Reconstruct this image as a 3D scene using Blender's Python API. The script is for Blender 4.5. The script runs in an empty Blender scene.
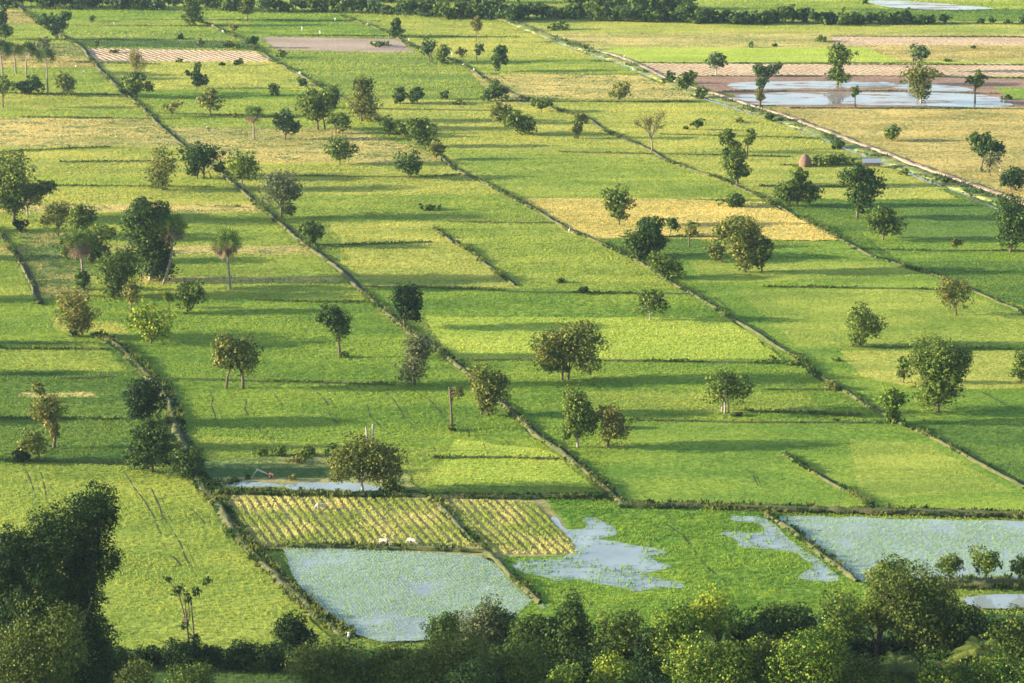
HAZE, SKYS, SUNS, EXPO = .00003, .11, 5.0, 1.88
import bpy, bmesh, math, random
import numpy as np
from mathutils import Vector
# ------------------------------------------------------------------ camera geometry
F, H, CX, CY, HOR = 2560.0, 160.0, 512.0, 341.5, 659.0
PT = math.atan(HOR / F); CP, SP = math.cos(PT), math.sin(PT)
SUN_EL = math.radians(12.5)
sc = bpy.context.scene
COL = sc.collection
def unp(px, py, z=0.0):
    u = (px - CX) / F; v = -(py - CY) / F
    dx, dy, dz = u, CP + v * SP, -SP + v * CP
    t = (z - H) / dz
    return (dx * t, dy * t, z)
def proj(X, Y, Z=0.0):
    d = Y * CP - (Z - H) * SP
    v = (Y * SP + (Z - H) * CP) / d
    return CX + F * X / d, CY - F * v
def scale_at(py):
    X, Y, _ = unp(CX, py)
    return F / (Y * CP + H * SP)
# ------------------------------------------------------------------ scene helpers
def tag(o, label=None, cat=None, group=None, kind=None):
    if label: o['label'] = label
    if cat: o['category'] = cat
    if group: o['group'] = group
    if kind: o['kind'] = kind
    return o
def empty(name, loc, label, cat, group=None, rz=0):
    o = bpy.data.objects.new(name, None); COL.objects.link(o)
    o.location = loc; o.rotation_euler = (0, 0, rz); o.empty_display_size = 1
    return tag(o, label, cat, group)
def npmesh(name, V, faces_n, idx, mat, col=None, parent=None, smooth=False, loc=None):
    """V (n,3); faces of equal size faces_n; idx flat"""
    V = np.asarray(V, dtype=np.float32); idx = np.asarray(idx, dtype=np.int32).ravel()
    me = bpy.data.meshes.new(name)
    nf = len(idx) // faces_n
    me.vertices.add(len(V)); me.vertices.foreach_set('co', V.ravel())
    me.loops.add(len(idx)); me.loops.foreach_set('vertex_index', idx)
    me.polygons.add(nf)
    me.polygons.foreach_set('loop_start', np.arange(nf, dtype=np.int32) * faces_n)
    me.polygons.foreach_set('loop_total', np.full(nf, faces_n, dtype=np.int32))
    if smooth: me.polygons.foreach_set('use_smooth', np.ones(nf, dtype=bool))
    me.update(calc_edges=True)
    if col is not None:
        a = me.color_attributes.new('col', 'FLOAT_COLOR', 'POINT')
        c = np.ones((len(V), 4), dtype=np.float32); c[:, :3] = col
        a.data.foreach_set('color', c.ravel())
    me.materials.append(mat)
    o = bpy.data.objects.new(name, me); COL.objects.link(o)
    if parent: o.parent = parent
    if loc: o.location = loc
    return o
class MB:
    def __init__(s): s.v = []; s.f = []
    def add(s, vs, fs):
        k = len(s.v); s.v += [tuple(p) for p in vs]; s.f += [tuple(i + k for i in f) for f in fs]
    def tube(s, pts, rad, n=6, cap=True):
        pts = [Vector(p) for p in pts]; k = len(s.v)
        for i, p in enumerate(pts):
            d = (pts[min(i + 1, len(pts) - 1)] - pts[max(i - 1, 0)]).normalized()
            a = d.cross(Vector((0.31, 0.95, 0.07)))
            if a.length < .05: a = d.cross(Vector((1, 0, 0)))
            a.normalize(); b = d.cross(a)
            for j in range(n):
                t = 2 * math.pi * j / n
                s.v.append(tuple(p + (a * math.cos(t) + b * math.sin(t)) * rad[i]))
        for i in range(len(pts) - 1):
            for j in range(n):
                j2 = (j + 1) % n
                s.f.append((k + i * n + j, k + i * n + j2, k + (i + 1) * n + j2, k + (i + 1) * n + j))
        if cap:
            s.f.append(tuple(k + j for j in range(n))[::-1]); m = k + (len(pts) - 1) * n
            s.f.append(tuple(m + j for j in range(n)))
    def box(s, c, d, rz=0):
        x, y, z = [q / 2 for q in d]; co, si = math.cos(rz), math.sin(rz)
        vs = [(c[0] + a * x * co - b * y * si, c[1] + a * x * si + b * y * co, c[2] + e * z) for e in (-1, 1) for a, b in ((-1, -1), (1, -1), (1, 1), (-1, 1))]
        s.add(vs, [(3, 2, 1, 0), (4, 5, 6, 7), (0, 1, 5, 4), (1, 2, 6, 5), (2, 3, 7, 6), (3, 0, 4, 7)])
    def ball(s, c, r, n=10, m=7):
        vs = []; fs = []
        for i in range(m + 1):
            t = math.pi * i / m
            for j in range(n):
                a = 2 * math.pi * j / n
                vs.append((c[0] + r[0] * math.sin(t) * math.cos(a), c[1] + r[1] * math.sin(t) * math.sin(a), c[2] + r[2] * math.cos(t)))
        for i in range(m):
            for j in range(n):
                j2 = (j + 1) % n; fs.append((i * n + j, (i + 1) * n + j, (i + 1) * n + j2, i * n + j2))
        s.add(vs, fs)
    def build(s, name, mat, parent=None, smooth=True, loc=None):
        me = bpy.data.meshes.new(name); me.from_pydata(s.v, [], s.f); me.update()
        bm = bmesh.new(); bm.from_mesh(me); bmesh.ops.remove_doubles(bm, verts=bm.verts, dist=1e-5); bm.to_mesh(me); bm.free()
        if smooth: me.polygons.foreach_set('use_smooth', np.ones(len(me.polygons), dtype=bool))
        me.materials.append(mat)
        o = bpy.data.objects.new(name, me); COL.objects.link(o)
        if parent: o.parent = parent
        if loc: o.location = loc
        return o
# ------------------------------------------------------------------ numpy value noise
_rn = np.random.RandomState(11).rand(256, 256)
def vnoise(x, y):
    xi = np.floor(x).astype(int); yi = np.floor(y).astype(int); fx = x - xi; fy = y - yi
    fx = fx * fx * (3 - 2 * fx); fy = fy * fy * (3 - 2 * fy)
    g = lambda a, b: _rn[a % 256, b % 256]
    return (g(xi, yi) * (1 - fx) + g(xi + 1, yi) * fx) * (1 - fy) + (g(xi, yi + 1) * (1 - fx) + g(xi + 1, yi + 1) * fx) * fy
def fnoise(x, y, s, o=0):
    x = x / s + o * 17.3; y = y / s + o * 7.7
    return (vnoise(x, y) + .5 * vnoise(2.1 * x + 5, 2.1 * y) + .25 * vnoise(4.3 * x, 4.3 * y + 9)) / 1.75
def inpoly(px, py, poly):
    r = np.zeros(px.shape, bool); n = len(poly)
    for i in range(n):
        x1, y1 = poly[i]; x2, y2 = poly[(i + 1) % n]
        if y1 == y2: continue
        c = ((y1 > py) != (y2 > py)) & (px < (x2 - x1) * (py - y1) / (y2 - y1) + x1)
        r ^= c
    return r
def segdist(X, Y, pts):
    d = np.full(X.shape, 1e9)
    for (ax, ay), (bx, by) in zip(pts[:-1], pts[1:]):
        vx, vy = bx - ax, by - ay; L = vx * vx + vy * vy + 1e-9
        t = np.clip(((X - ax) * vx + (Y - ay) * vy) / L, 0, 1)
        d = np.minimum(d, np.hypot(X - ax - t * vx, Y - ay - t * vy))
    return d
# ------------------------------------------------------------------ materials
def newmat(name):
    m = bpy.data.materials.new(name); m.use_nodes = True; nt = m.node_tree
    for n in list(nt.nodes):
        if n.type != 'OUTPUT_MATERIAL': nt.nodes.remove(n)
    out = [n for n in nt.nodes if n.type == 'OUTPUT_MATERIAL'][0]
    return m, nt, nt.nodes, out
def L(nt, a, b): nt.links.new(a, b)
def noise(N, nt, scale, detail=4, rough=.6, vec=None, sx=None):
    n = N.new('ShaderNodeTexNoise'); n.inputs['Scale'].default_value = scale
    n.inputs['Detail'].default_value = detail; n.inputs['Roughness'].default_value = rough
    if vec is None:
        tc = N.new('ShaderNodeTexCoord'); vec = tc.outputs['Object']
    if sx:
        mp = N.new('ShaderNodeMapping'); mp.inputs['Scale'].default_value = sx; nt.links.new(vec, mp.inputs['Vector']); vec = mp.outputs['Vector']
    nt.links.new(vec, n.inputs['Vector'])
    return n
def ramp(N, nt, fac, stops):
    r = N.new('ShaderNodeValToRGB'); e = r.color_ramp.elements
    while len(e) > 1: e.remove(e[-1])
    e[0].position = stops[0][0]; e[0].color = (*stops[0][1], 1)
    for p, c in stops[1:]:
        k = e.new(p); k.color = (*c, 1)
    nt.links.new(fac, r.inputs['Fac']); return r
def leafmat(name, trans=.35, gloss=.5):
    m, nt, N, out = newmat(name)
    at = N.new('ShaderNodeAttribute'); at.attribute_name = 'col'
    b = N.new('ShaderNodeBsdfPrincipled'); b.inputs['Roughness'].default_value = gloss
    b.inputs['Specular IOR Level'].default_value = .06
    t = N.new('ShaderNodeBsdfTranslucent'); mx = N.new('ShaderNodeMixShader'); mx.inputs[0].default_value = trans
    hs = N.new('ShaderNodeHueSaturation'); hs.inputs['Value'].default_value = 1.25; hs.inputs['Hue'].default_value = .49
    L(nt, at.outputs['Color'], b.inputs['Base Color']); L(nt, at.outputs['Color'], hs.inputs['Color']); L(nt, hs.outputs[0], t.inputs['Color'])
    L(nt, b.outputs[0], mx.inputs[1]); L(nt, t.outputs[0], mx.inputs[2]); L(nt, mx.outputs[0], out.inputs['Surface'])
    return m
M_LEAF = leafmat('tree_leaves', .22)
M_CROP = leafmat('crop_blades', .4, .6)
def simple(name, c1, c2, scale=3, rough=.8, bump=.3, dist=.05, metal=0, sx=None):
    m, nt, N, out = newmat(name)
    n = noise(N, nt, scale, 5, .65, sx=sx); r = ramp(N, nt, n.outputs['Fac'], [(.3, c1), (.7, c2)])
    b = N.new('ShaderNodeBsdfPrincipled'); b.inputs['Roughness'].default_value = rough; b.inputs['Metallic'].default_value = metal
    b.inputs['Specular IOR Level'].default_value = .25
    L(nt, r.outputs[0], b.inputs['Base Color'])
    if bump:
        bp = N.new('ShaderNodeBump'); bp.inputs['Strength'].default_value = bump; bp.inputs['Distance'].default_value = dist
        n2 = noise(N, nt, scale * 4, 4, .7); L(nt, n2.outputs['Fac'], bp.inputs['Height']); L(nt, bp.outputs[0], b.inputs['Normal'])
    L(nt, b.outputs[0], out.inputs['Surface']); return m
M_BARK = simple('brown_bark', (.07, .05, .035), (.16, .12, .085), 3, .9, .6)
M_PALE = simple('pale_bark', (.22, .19, .15), (.40, .36, .29), 3, .85, .5)
M_PALMB = simple('grey_palm_bark', (.15, .125, .10), (.27, .23, .19), 3, .9, .5)
M_DIRT = simple('dirt_road', (.26, .18, .12), (.40, .29, .20), .8, .95, .5, .08)
M_BANK = simple('dry_grassy_bank', (.04, .065, .018), (.115, .11, .045), .45, .95, .8, .25)
M_SOIL = simple('wet_soil_and_ditch_shade', (.015, .022, .010), (.05, .05, .025), .8, .9, .8, .15)
M_HORN = simple('grey_horn', (.2, .18, .15), (.3, .27, .22), 20, .5, 0)
M_COW = simple('cream_cow_hide', (.36, .32, .27), (.55, .51, .45), 4, .8, .1)
M_EGRET = simple('white_feathers', (.8, .8, .78), (.88, .88, .86), 20, .7, .1)
M_SKIN = simple('brown_skin', (.22, .12, .07), (.28, .16, .10), 10, .6, 0)
M_WHITE = simple('white_cotton', (.75, .75, .72), (.85, .85, .82), 8, .9, .1)
M_DARKC = simple('dark_cloth', (.03, .035, .05), (.06, .065, .09), 8, .9, .1)
M_STRAW = simple('hay', (.10, .065, .045), (.24, .16, .11), 4, .95, .9, .15, sx=(1, 1, .3))
M_TIN = simple('corrugated_tin', (.16, .19, .23), (.26, .30, .35), 2, .45, .3, .03)
M_WOOD = simple('weathered_wood', (.16, .12, .08), (.28, .22, .16), 4, .9, .4)
M_RED = simple('orange_paint', (.55, .17, .06), (.70, .26, .12), 6, .5, .1)
M_STEEL = simple('pale_steel', (.5, .5, .48), (.66, .66, .62), 6, .4, .1)
M_RUB = simple('black_rubber', (.02, .02, .02), (.04, .04, .04), 6, .8, .2)
def fieldmat(name, c1, c2, mott=.5):
    c1 = np.array(c1); c2 = np.array(c2)
    m, nt, N, out = newmat(name)
    a = noise(N, nt, .05, 5, .6, sx=(.5, 1.3, 1)); b_ = noise(N, nt, .9, 4, .7)
    ad = N.new('ShaderNodeMath'); ad.operation = 'MULTIPLY_ADD'; ad.inputs[1].default_value = mott
    L(nt, b_.outputs['Fac'], ad.inputs[0])
    sb = N.new('ShaderNodeMath'); sb.operation = 'MULTIPLY'; sb.inputs[1].default_value = 1 - mott; L(nt, a.outputs['Fac'], sb.inputs[0]); L(nt, sb.outputs[0], ad.inputs[2])
    r = ramp(N, nt, ad.outputs[0], [(.36, tuple(c1 * .75)), (.46, tuple(c1)), (.56, tuple(c2)), (.66, tuple(c2 * 1.12))])
    b = N.new('ShaderNodeBsdfPrincipled'); b.inputs['Roughness'].default_value = .9; b.inputs['Specular IOR Level'].default_value = .15
    L(nt, r.outputs[0], b.inputs['Base Color'])
    bp = N.new('ShaderNodeBump'); bp.inputs['Strength'].default_value = .55; bp.inputs['Distance'].default_value = .16
    n2 = noise(N, nt, 1.6, 4, .75); L(nt, n2.outputs['Fac'], bp.inputs['Height']); L(nt, bp.outputs[0], b.inputs['Normal'])
    L(nt, b.outputs[0], out.inputs['Surface']); return m
def watermat(name, base=(.19, .225, .215), ior=1.9, bump=.04):
    m, nt, N, out = newmat(name)
    n = noise(N, nt, .08, 4, .6); r = ramp(N, nt, n.outputs['Fac'], [(.35, base), (.65, tuple(c * 1.5 for c in base))])
    b = N.new('ShaderNodeBsdfPrincipled'); b.inputs['Roughness'].default_value = .06; b.inputs['IOR'].default_value = ior
    L(nt, r.outputs[0], b.inputs['Base Color'])
    bp = N.new('ShaderNodeBump'); bp.inputs['Strength'].default_value = bump; bp.inputs['Distance'].default_value = .05
    n2 = noise(N, nt, .8, 3, .5, sx=(.6, 1.5, 1)); L(nt, n2.outputs['Fac'], bp.inputs['Height']); L(nt, bp.outputs[0], b.inputs['Normal'])
    L(nt, b.outputs[0], out.inputs['Surface']); return m
M_WATER = watermat('paddy_water')
# ------------------------------------------------------------------ lines traced on the photograph (pixels -> ground)
LA = [(10, 2), (42, 26), (62, 37), (82, 49), (97, 68), (115, 85), (126, 95), (143, 110), (164, 131), (182, 146), (205, 164), (218, 172), (234, 186), (259, 208), (275, 221), (306, 247), (334, 267), (357, 288), (383, 313), (409, 334), (438, 351), (465, 373), (496, 401), (511, 415), (533, 435), (561, 453), (584, 473), (605, 491), (623, 508)]
LB = [(190, 18), (213, 27), (225, 33), (246, 42), (275, 63), (299, 75), (345, 101), (385, 125), (430, 151), (445, 161), (452, 169), (478, 181), (514, 200), (543, 216), (571, 233), (597, 243), (620, 254), (653, 271), (669, 283), (694, 296), (728, 318), (766, 341), (797, 360), (815, 377), (838, 389), (869, 408), (892, 422), (907, 428), (938, 442), (974, 462), (1023, 489), (1060, 508)]
LE = [(342, 17), (366, 25), (388, 33), (409, 46), (452, 61), (470, 70), (488, 82), (512, 95), (550, 108), (590, 121), (605, 132), (628, 142), (650, 151), (668, 163)]
LROAD = [(470, 2), (510, 19), (556, 38), (595, 51), (618, 57), (640, 66), (660, 77), (690, 88), (720, 96), (755, 108), (785, 117), (815, 128), (848, 141), (877, 151), (907, 163), (938, 174), (951, 179), (982, 189), (1006, 198), (1040, 211)]
LCAN = [(470, 6), (508, 24), (552, 42), (590, 55), (620, 65), (650, 78), (668, 84), (700, 99), (740, 111), (777, 122), (823, 141), (859, 155), (907, 174), (928, 183), (959, 193), (979, 203), (1000, 211), (1040, 226)]
LG = [(668, 163), (720, 180), (764, 200), (790, 214), (841, 241), (870, 257), (905, 268), (930, 275), (975, 293), (1000, 304), (1040, 322)]
LH = [(433, 229), (452, 243), (473, 254), (485, 265), (514, 287)]
LI = [(784, 456), (807, 471), (831, 485), (851, 495), (873, 510)]
LD1 = [(-8, 228), (0, 237), (18, 260), (26, 276), (33, 291), (38, 306)]
LD2 = [(95, 336), (108, 343), (120, 349), (138, 368), (160, 390), (169, 405), (175, 430), (190, 462), (197, 480), (206, 494), (220, 510), (238, 541), (256, 560), (268, 572), (293, 597), (319, 620), (345, 638)]
LP = [(429, 498), (452, 521), (480, 551), (497, 563), (515, 582), (540, 606)]
LQ = [(765, 516), (790, 532), (822, 557), (857, 584)]
HD = [  # low cross dykes: pts, width, height
 ([(205, 494), (300, 497), (410, 498), (510, 500), (612, 498)], 1.6, .45),
 ([(623, 508), (700, 509), (770, 511), (900, 514), (1040, 518)], 2.2, .7),
 ([(262, 548), (380, 550), (485, 554)], 1.4, .45),
 ([(935, 586), (1040, 587)], 3.2, .8),
]
def w(pts, z=0): return [unp(x, y, z)[:2] for x, y in pts]
def xl(line, y):
    ys = [p[1] for p in line]; xs = [p[0] for p in line]
    return float(np.interp(y, ys, xs))
LINES = {'A': LA, 'B': LB, 'C': LCAN, 'R': LROAD, 'G': LG, 'D': LD2, 'W': [(-130, 0), (-130, 700)], 'E': [(1160, 0), (1160, 700)], 'LE': LE}
def strip(l, r, y0, y1, tilt=0):
    n = max(2, int((y1 - y0) / 12) + 2); ys = np.linspace(y0, y1, n)
    return [(xl(LINES[l], y), y) for y in ys] + [(xl(LINES[r], y + tilt), y + tilt) for y in ys[::-1]]
# ------------------------------------------------------------------ field kinds: colours, tuft density, tuft height, colour mottling
K = {
 'vivid': dict(c1=(.104, .195, .022), c2=(.230, .310, .036), d=1.0, h=.42, m=.4),
 'lime':  dict(c1=(.215, .265, .042), c2=(.420, .405, .080), d=.9, h=.42, m=.5),
 'mid':   dict(c1=(.158, .232, .030), c2=(.318, .360, .056), d=1.0, h=.42, m=.45),
 'deep':  dict(c1=(.062, .135, .022), c2=(.150, .225, .032), d=1.1, h=.50, m=.5),
 'yell':  dict(c1=(.250, .340, .040), c2=(.390, .440, .070), d=1.0, h=.42, m=.5),
 'gold':  dict(c1=(.38, .33, .08), c2=(.66, .52, .16), d=1.0, h=.5, m=.6),
 'straw': dict(c1=(.20, .22, .05), c2=(.56, .44, .15), d=.8, h=.35, m=.75),
 'dry':   dict(c1=(.20, .19, .045), c2=(.54, .41, .13), d=.8, h=.38, m=.75),
 'tan':   dict(c1=(.36, .25, .14), c2=(.58, .44, .28), d=.12, h=.3, m=.7),
 'pink':  dict(c1=(.27, .20, .15), c2=(.40, .31, .23), d=.04, h=.25, m=.7),
 'mud':   dict(c1=(.20, .12, .08), c2=(.34, .22, .15), d=.02, h=.2, m=.7),
 'shade': dict(c1=(.05, .105, .025), c2=(.09, .15, .03), d=1.0, h=.6, m=.6),  # dark grass with the trees' shade put into its colour
 'marsh': dict(c1=(.080, .180, .020), c2=(.220, .320, .036), d=1.5, h=.9, m=.6),
 'plot': dict(c1=(.17, .18, .055), c2=(.30, .26, .10), d=.35, h=.3, m=.8),
 'weedy': dict(c1=(.10, .17, .035), c2=(.33, .30, .10), d=1.2, h=.55, m=.8),
}
FIELDS = [
 # far band
 ('mid', [(-130, -30), (1160, -30), (1160, 28), (-130, 28)]), ('deep', [(840, 9), (1160, 9), (1160, 24), (850, 24)]), ('mid', [(560, 10), (860, 10), (860, 22), (560, 16)]),
 ('dry', [(-130, 10), (24, 10), (42, 24), (-130, 24)]), ('vivid', [(26, 10), (340, 10), (388, 33), (268, 37), (40, 26)]), ('mid', [(40, 20), (250, 18), (250, 30), (60, 32)]),
 ('mid', strip('W', 'A', 24, 46)), ('lime', [(400, 20), (520, 22), (600, 52), (520, 38), (396, 34)]),
 ('shade', [(64, 39), (250, 42), (252, 49), (82, 47)]),
 ('tan', [(82, 48), (255, 51), (278, 66), (98, 65)]),
 ('pink', [(262, 37), (398, 39), (416, 53), (276, 50)]), ('straw', [(404, 38), (530, 40), (560, 48), (470, 52), (420, 48)]),
 ('weedy', strip('W', 'A', 44, 58)), ('dry', strip('W', 'A', 56, 68)), ('mid', strip('W', 'A', 68, 94)), ('lime', strip('W', 'A', 94, 112)), ('mid', strip('W', 'A', 110, 119)),
 ('straw', strip('W', 'A', 118, 148)), ('lime', strip('W', 'A', 147, 178)), ('mid', strip('W', 'A', 176, 192)), ('lime', strip('W', 'A', 190, 206)), ('straw', strip('W', 'A', 205, 214)),
 ('mid', strip('W', 'A', 213, 246)), ('straw', strip('W', 'A', 246, 256)), ('mid', strip('W', 'A', 255, 300)), ('straw', [(140, 276), (340, 278), (342, 282), (140, 284)]), ('weedy', [(20, 232), (90, 236), (90, 300), (40, 296)]),
 ('vivid', strip('W', 'A', 299, 346)), ('lime', [(50, 320), (120, 322), (130, 334), (60, 332)]), ('vivid', strip('D', 'A', 343, 384)), ('vivid', strip('D', 'A', 382, 460)), ('mid', [(180, 435), (420, 450), (575, 455), (612, 497), (205, 488)]),
 ('deep', strip('W', 'D', 343, 466)), ('mid', [(-130, 345), (100, 345), (128, 372), (-130, 372)]), ('straw', [(18, 393), (90, 393), (100, 398), (18, 398)]),
 ('mid', [(-130, 466), (60, 463), (140, 466), (196, 482), (300, 607), (330, 640), (330, 662), (-130, 662)]), ('mid', [(-130, 500), (60, 500), (240, 560), (290, 640), (-130, 640)]), ('mid', [(-130, 585), (262, 580), (318, 650), (-130, 650)]),
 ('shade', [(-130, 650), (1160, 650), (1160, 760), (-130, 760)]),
 ('shade', [(640, 622), (850, 604), (945, 616), (1160, 614), (1160, 700), (640, 700)]),  # ground under the wood, shade painted as darker grass
 # between the long ditches A and B
 ('lime', strip('A', 'B', 62, 92)), ('vivid', strip('A', 'B', 90, 103)), ('mid', strip('A', 'B', 100, 128)), ('straw', [(160, 128), (345, 128), (440, 156), (440, 166), (205, 164)]), ('lime', strip('A', 'B', 163, 196)),
 ('mid', strip('A', 'B', 195, 226)), ('lime', [(330, 224), (436, 222), (478, 256), (476, 263), (350, 262)]), ('lime', strip('A', 'B', 262, 290)), ('mid', [(430, 220), (560, 222), (690, 292), (520, 292)]),
 ('vivid', strip('A', 'B', 289, 318)), ('yell', [(425, 318), (728, 318), (784, 362), (452, 362)]), ('vivid', strip('A', 'B', 360, 425)), ('vivid', strip('A', 'B', 420, 512)),
 ('mid', [(560, 392), (800, 395), (830, 412), (580, 416)]), ('yell', [(455, 440), (552, 452), (596, 488), (430, 486)]),
 # B to canal
 ('lime', strip('LE', 'C', 38, 64)), ('mid', strip('LE', 'C', 60, 74)), ('straw', [(500, 74), (640, 76), (700, 100), (520, 99)]), ('lime', strip('B', 'C', 100, 165)), ('straw', [(470, 72), (500, 76), (540, 104), (500, 106)]),
 ('lime', strip('B', 'C', 164, 200)), ('mid', [(440, 150), (660, 160), (760, 198), (514, 199)]), ('gold', [(514, 199), (640, 199), (762, 203), (792, 215), (842, 241), (690, 240), (600, 243), (571, 233), (543, 216)]),
 ('deep', [(762, 180), (1000, 192), (1160, 240), (1160, 330), (1000, 302), (905, 267), (841, 240), (790, 213)]), ('vivid', [(860, 232), (1160, 240), (1160, 262), (900, 262)]), ('lime', [(770, 150), (900, 172), (960, 200), (800, 200), (740, 180)]),
 ('deep', [(597, 239), (700, 240), (740, 260), (660, 268)]), ('vivid', [(650, 262), (842, 241), (905, 268), (1000, 303), (1160, 345), (1160, 560), (1023, 489), (892, 422), (815, 377), (728, 318)]),
 ('mid', [(735, 290), (950, 290), (1100, 345), (800, 350)]), ('lime', [(840, 352), (1160, 352), (1160, 385), (930, 392), (860, 378)]), ('mid', [(690, 262), (880, 262), (930, 276), (700, 284)]),
 ('vivid', [(892, 424), (1160, 424), (1160, 515), (640, 508), (600, 490), (620, 424)]), ('deep', [(905, 425), (1160, 425), (1160, 560), (1023, 489)]), ('mid', [(850, 440), (930, 446), (1010, 492), (860, 500)]),
 # east of the road
 ('lime', strip('R', 'E', 22, 34)), ('straw', strip('R', 'E', 34, 48)), ('tan', [(830, 37), (1160, 38), (1160, 46), (835, 46)]), ('yell', strip('R', 'E', 48, 63)), ('dry', [(860, 46), (1160, 47), (1160, 62), (900, 62)]), ('yell', [(940, 62), (1160, 63), (1160, 76), (940, 74)]),
 ('tan', strip('R', 'E', 64, 78)), ('mud', [(690, 77), (880, 77), (1024, 80), (1100, 112), (1040, 110), (790, 110), (700, 88)]), ('vivid', [(995, 88), (1100, 90), (1100, 100), (1010, 100)]), ('dry', strip('R', 'E', 108, 190)), ('dry', strip('R', 'E', 188, 212)),
 ('deep', [(860, 205), (1160, 212), (1160, 240), (900, 240)]),
 # wet corner
 ('marsh', [(540, 500), (625, 506), (765, 513), (870, 590), (880, 620), (540, 640), (470, 600)]), ('marsh', [(470, 585), (560, 570), (600, 620), (480, 640)]),
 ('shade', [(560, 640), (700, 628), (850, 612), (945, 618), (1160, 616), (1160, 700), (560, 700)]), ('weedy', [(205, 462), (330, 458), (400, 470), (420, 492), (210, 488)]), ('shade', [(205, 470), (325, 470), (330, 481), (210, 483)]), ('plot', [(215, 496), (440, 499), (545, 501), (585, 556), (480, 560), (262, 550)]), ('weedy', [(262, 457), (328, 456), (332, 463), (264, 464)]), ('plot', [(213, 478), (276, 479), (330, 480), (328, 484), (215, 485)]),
]
PONDS = [  # polygon, islands handled by plants
 ('pond', [(283, 550), (380, 551), (480, 558), (496, 565), (515, 585), (533, 602), (515, 620), (450, 640), (380, 645), (345, 630), (324, 611), (299, 591), (284, 562)]),
 ('pond', [(510, 563), (561, 561), (582, 551), (572, 541), (561, 532), (552, 518), (557, 522), (564, 532), (587, 531), (584, 518), (602, 523), (623, 535), (605, 539), (592, 541), (610, 543), (628, 545), (664, 551), (667, 557), (646, 557), (653, 563), (677, 569), (650, 573), (633, 577), (660, 580), (678, 584), (685, 590), (662, 589), (648, 590), (635, 595), (615, 589), (594, 585), (575, 581), (556, 583), (535, 576), (518, 575)]),
 ('pond', [(509, 583), (518, 590), (540, 603), (546, 612), (536, 606), (520, 596)]),
 ('pond', [(730, 518), (764, 518), (775, 529), (800, 548), (850, 585), (818, 583), (795, 580), (806, 573), (813, 565), (797, 554), (765, 551), (738, 549), (741, 541), (714, 535), (722, 533), (752, 536), (765, 531), (757, 524), (733, 523)]),
 ('pond', [(774, 517), (900, 521), (1060, 524), (1060, 584), (940, 585), (862, 584), (825, 556)]),
 ('pond', [(955, 597), (1060, 597), (1060, 609), (985, 611), (962, 607)]),
 ('pond', [(283, 487), (300, 485), (340, 484), (366, 485), (386, 489), (380, 493), (340, 493), (300, 492), (286, 490)]),
 ('pond', [(212, 486), (250, 484), (284, 486), (284, 489), (262, 488), (240, 488)]),
 ('flooded_field', [(726, 83), (800, 82), (892, 82), (898, 88), (860, 90), (800, 89), (730, 91)]), ('flooded_field', [(890, 84), (955, 86), (985, 93), (900, 92)]),
 ('flooded_field', [(722, 94), (860, 93), (985, 94), (1018, 106), (1000, 109), (930, 107), (800, 106), (745, 106)]),
 ('flooded_field', [(862, 0), (930, 3), (985, 8), (1000, 10), (940, 11), (880, 8)]),
]
def chaikin(p):
    q = []
    for i in range(len(p)):
        a, b = p[i], p[(i + 1) % len(p)]; q += [(a[0] * .75 + b[0] * .25, a[1] * .75 + b[1] * .25), (a[0] * .25 + b[0] * .75, a[1] * .25 + b[1] * .75)]
    return q
PONDS = [(k, chaikin(chaikin(p)) if i in (1, 2, 3, 5, 6, 7, 8, 9, 10, 11) else p) for i, (k, p) in enumerate(PONDS)]
# furrows / foot tracks through the rice
TRACKS = [[(210, 392), (213, 400), (211, 407), (217, 420), (222, 431)], [(243, 394), (246, 402), (245, 412), (254, 424), (263, 433), (272, 440)], [(270, 389), (277, 400), (285, 410)], [(312, 388), (320, 397), (327, 404), (331, 416), (340, 428)], [(346, 388), (358, 395), (368, 408), (372, 418), (380, 428), (390, 436)],
 [(384, 391), (394, 402), (402, 414), (415, 430), (428, 440), (436, 451)], [(418, 394), (430, 402), (438, 411), (446, 420)], [(467, 426), (469, 438)], [(484, 445), (488, 455)], [(500, 436), (510, 447)], [(25, 468), (31, 485), (37, 500)], [(40, 470), (47, 500)], [(124, 472), (134, 490), (150, 508), (158, 530), (170, 556), (181, 568)], [(146, 480), (158, 505), (171, 530), (184, 552), (192, 570)],
 [(192, 510), (205, 526)], [(665, 525), (682, 537), (697, 556), (712, 573), (724, 583)], [(742, 467), (752, 476), (758, 488)], [(980, 392), (990, 398), (1006, 407)], [(715, 298), (722, 305), (730, 312)], [(255, 425), (262, 435)], [(578, 595), (592, 608)]]
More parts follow.
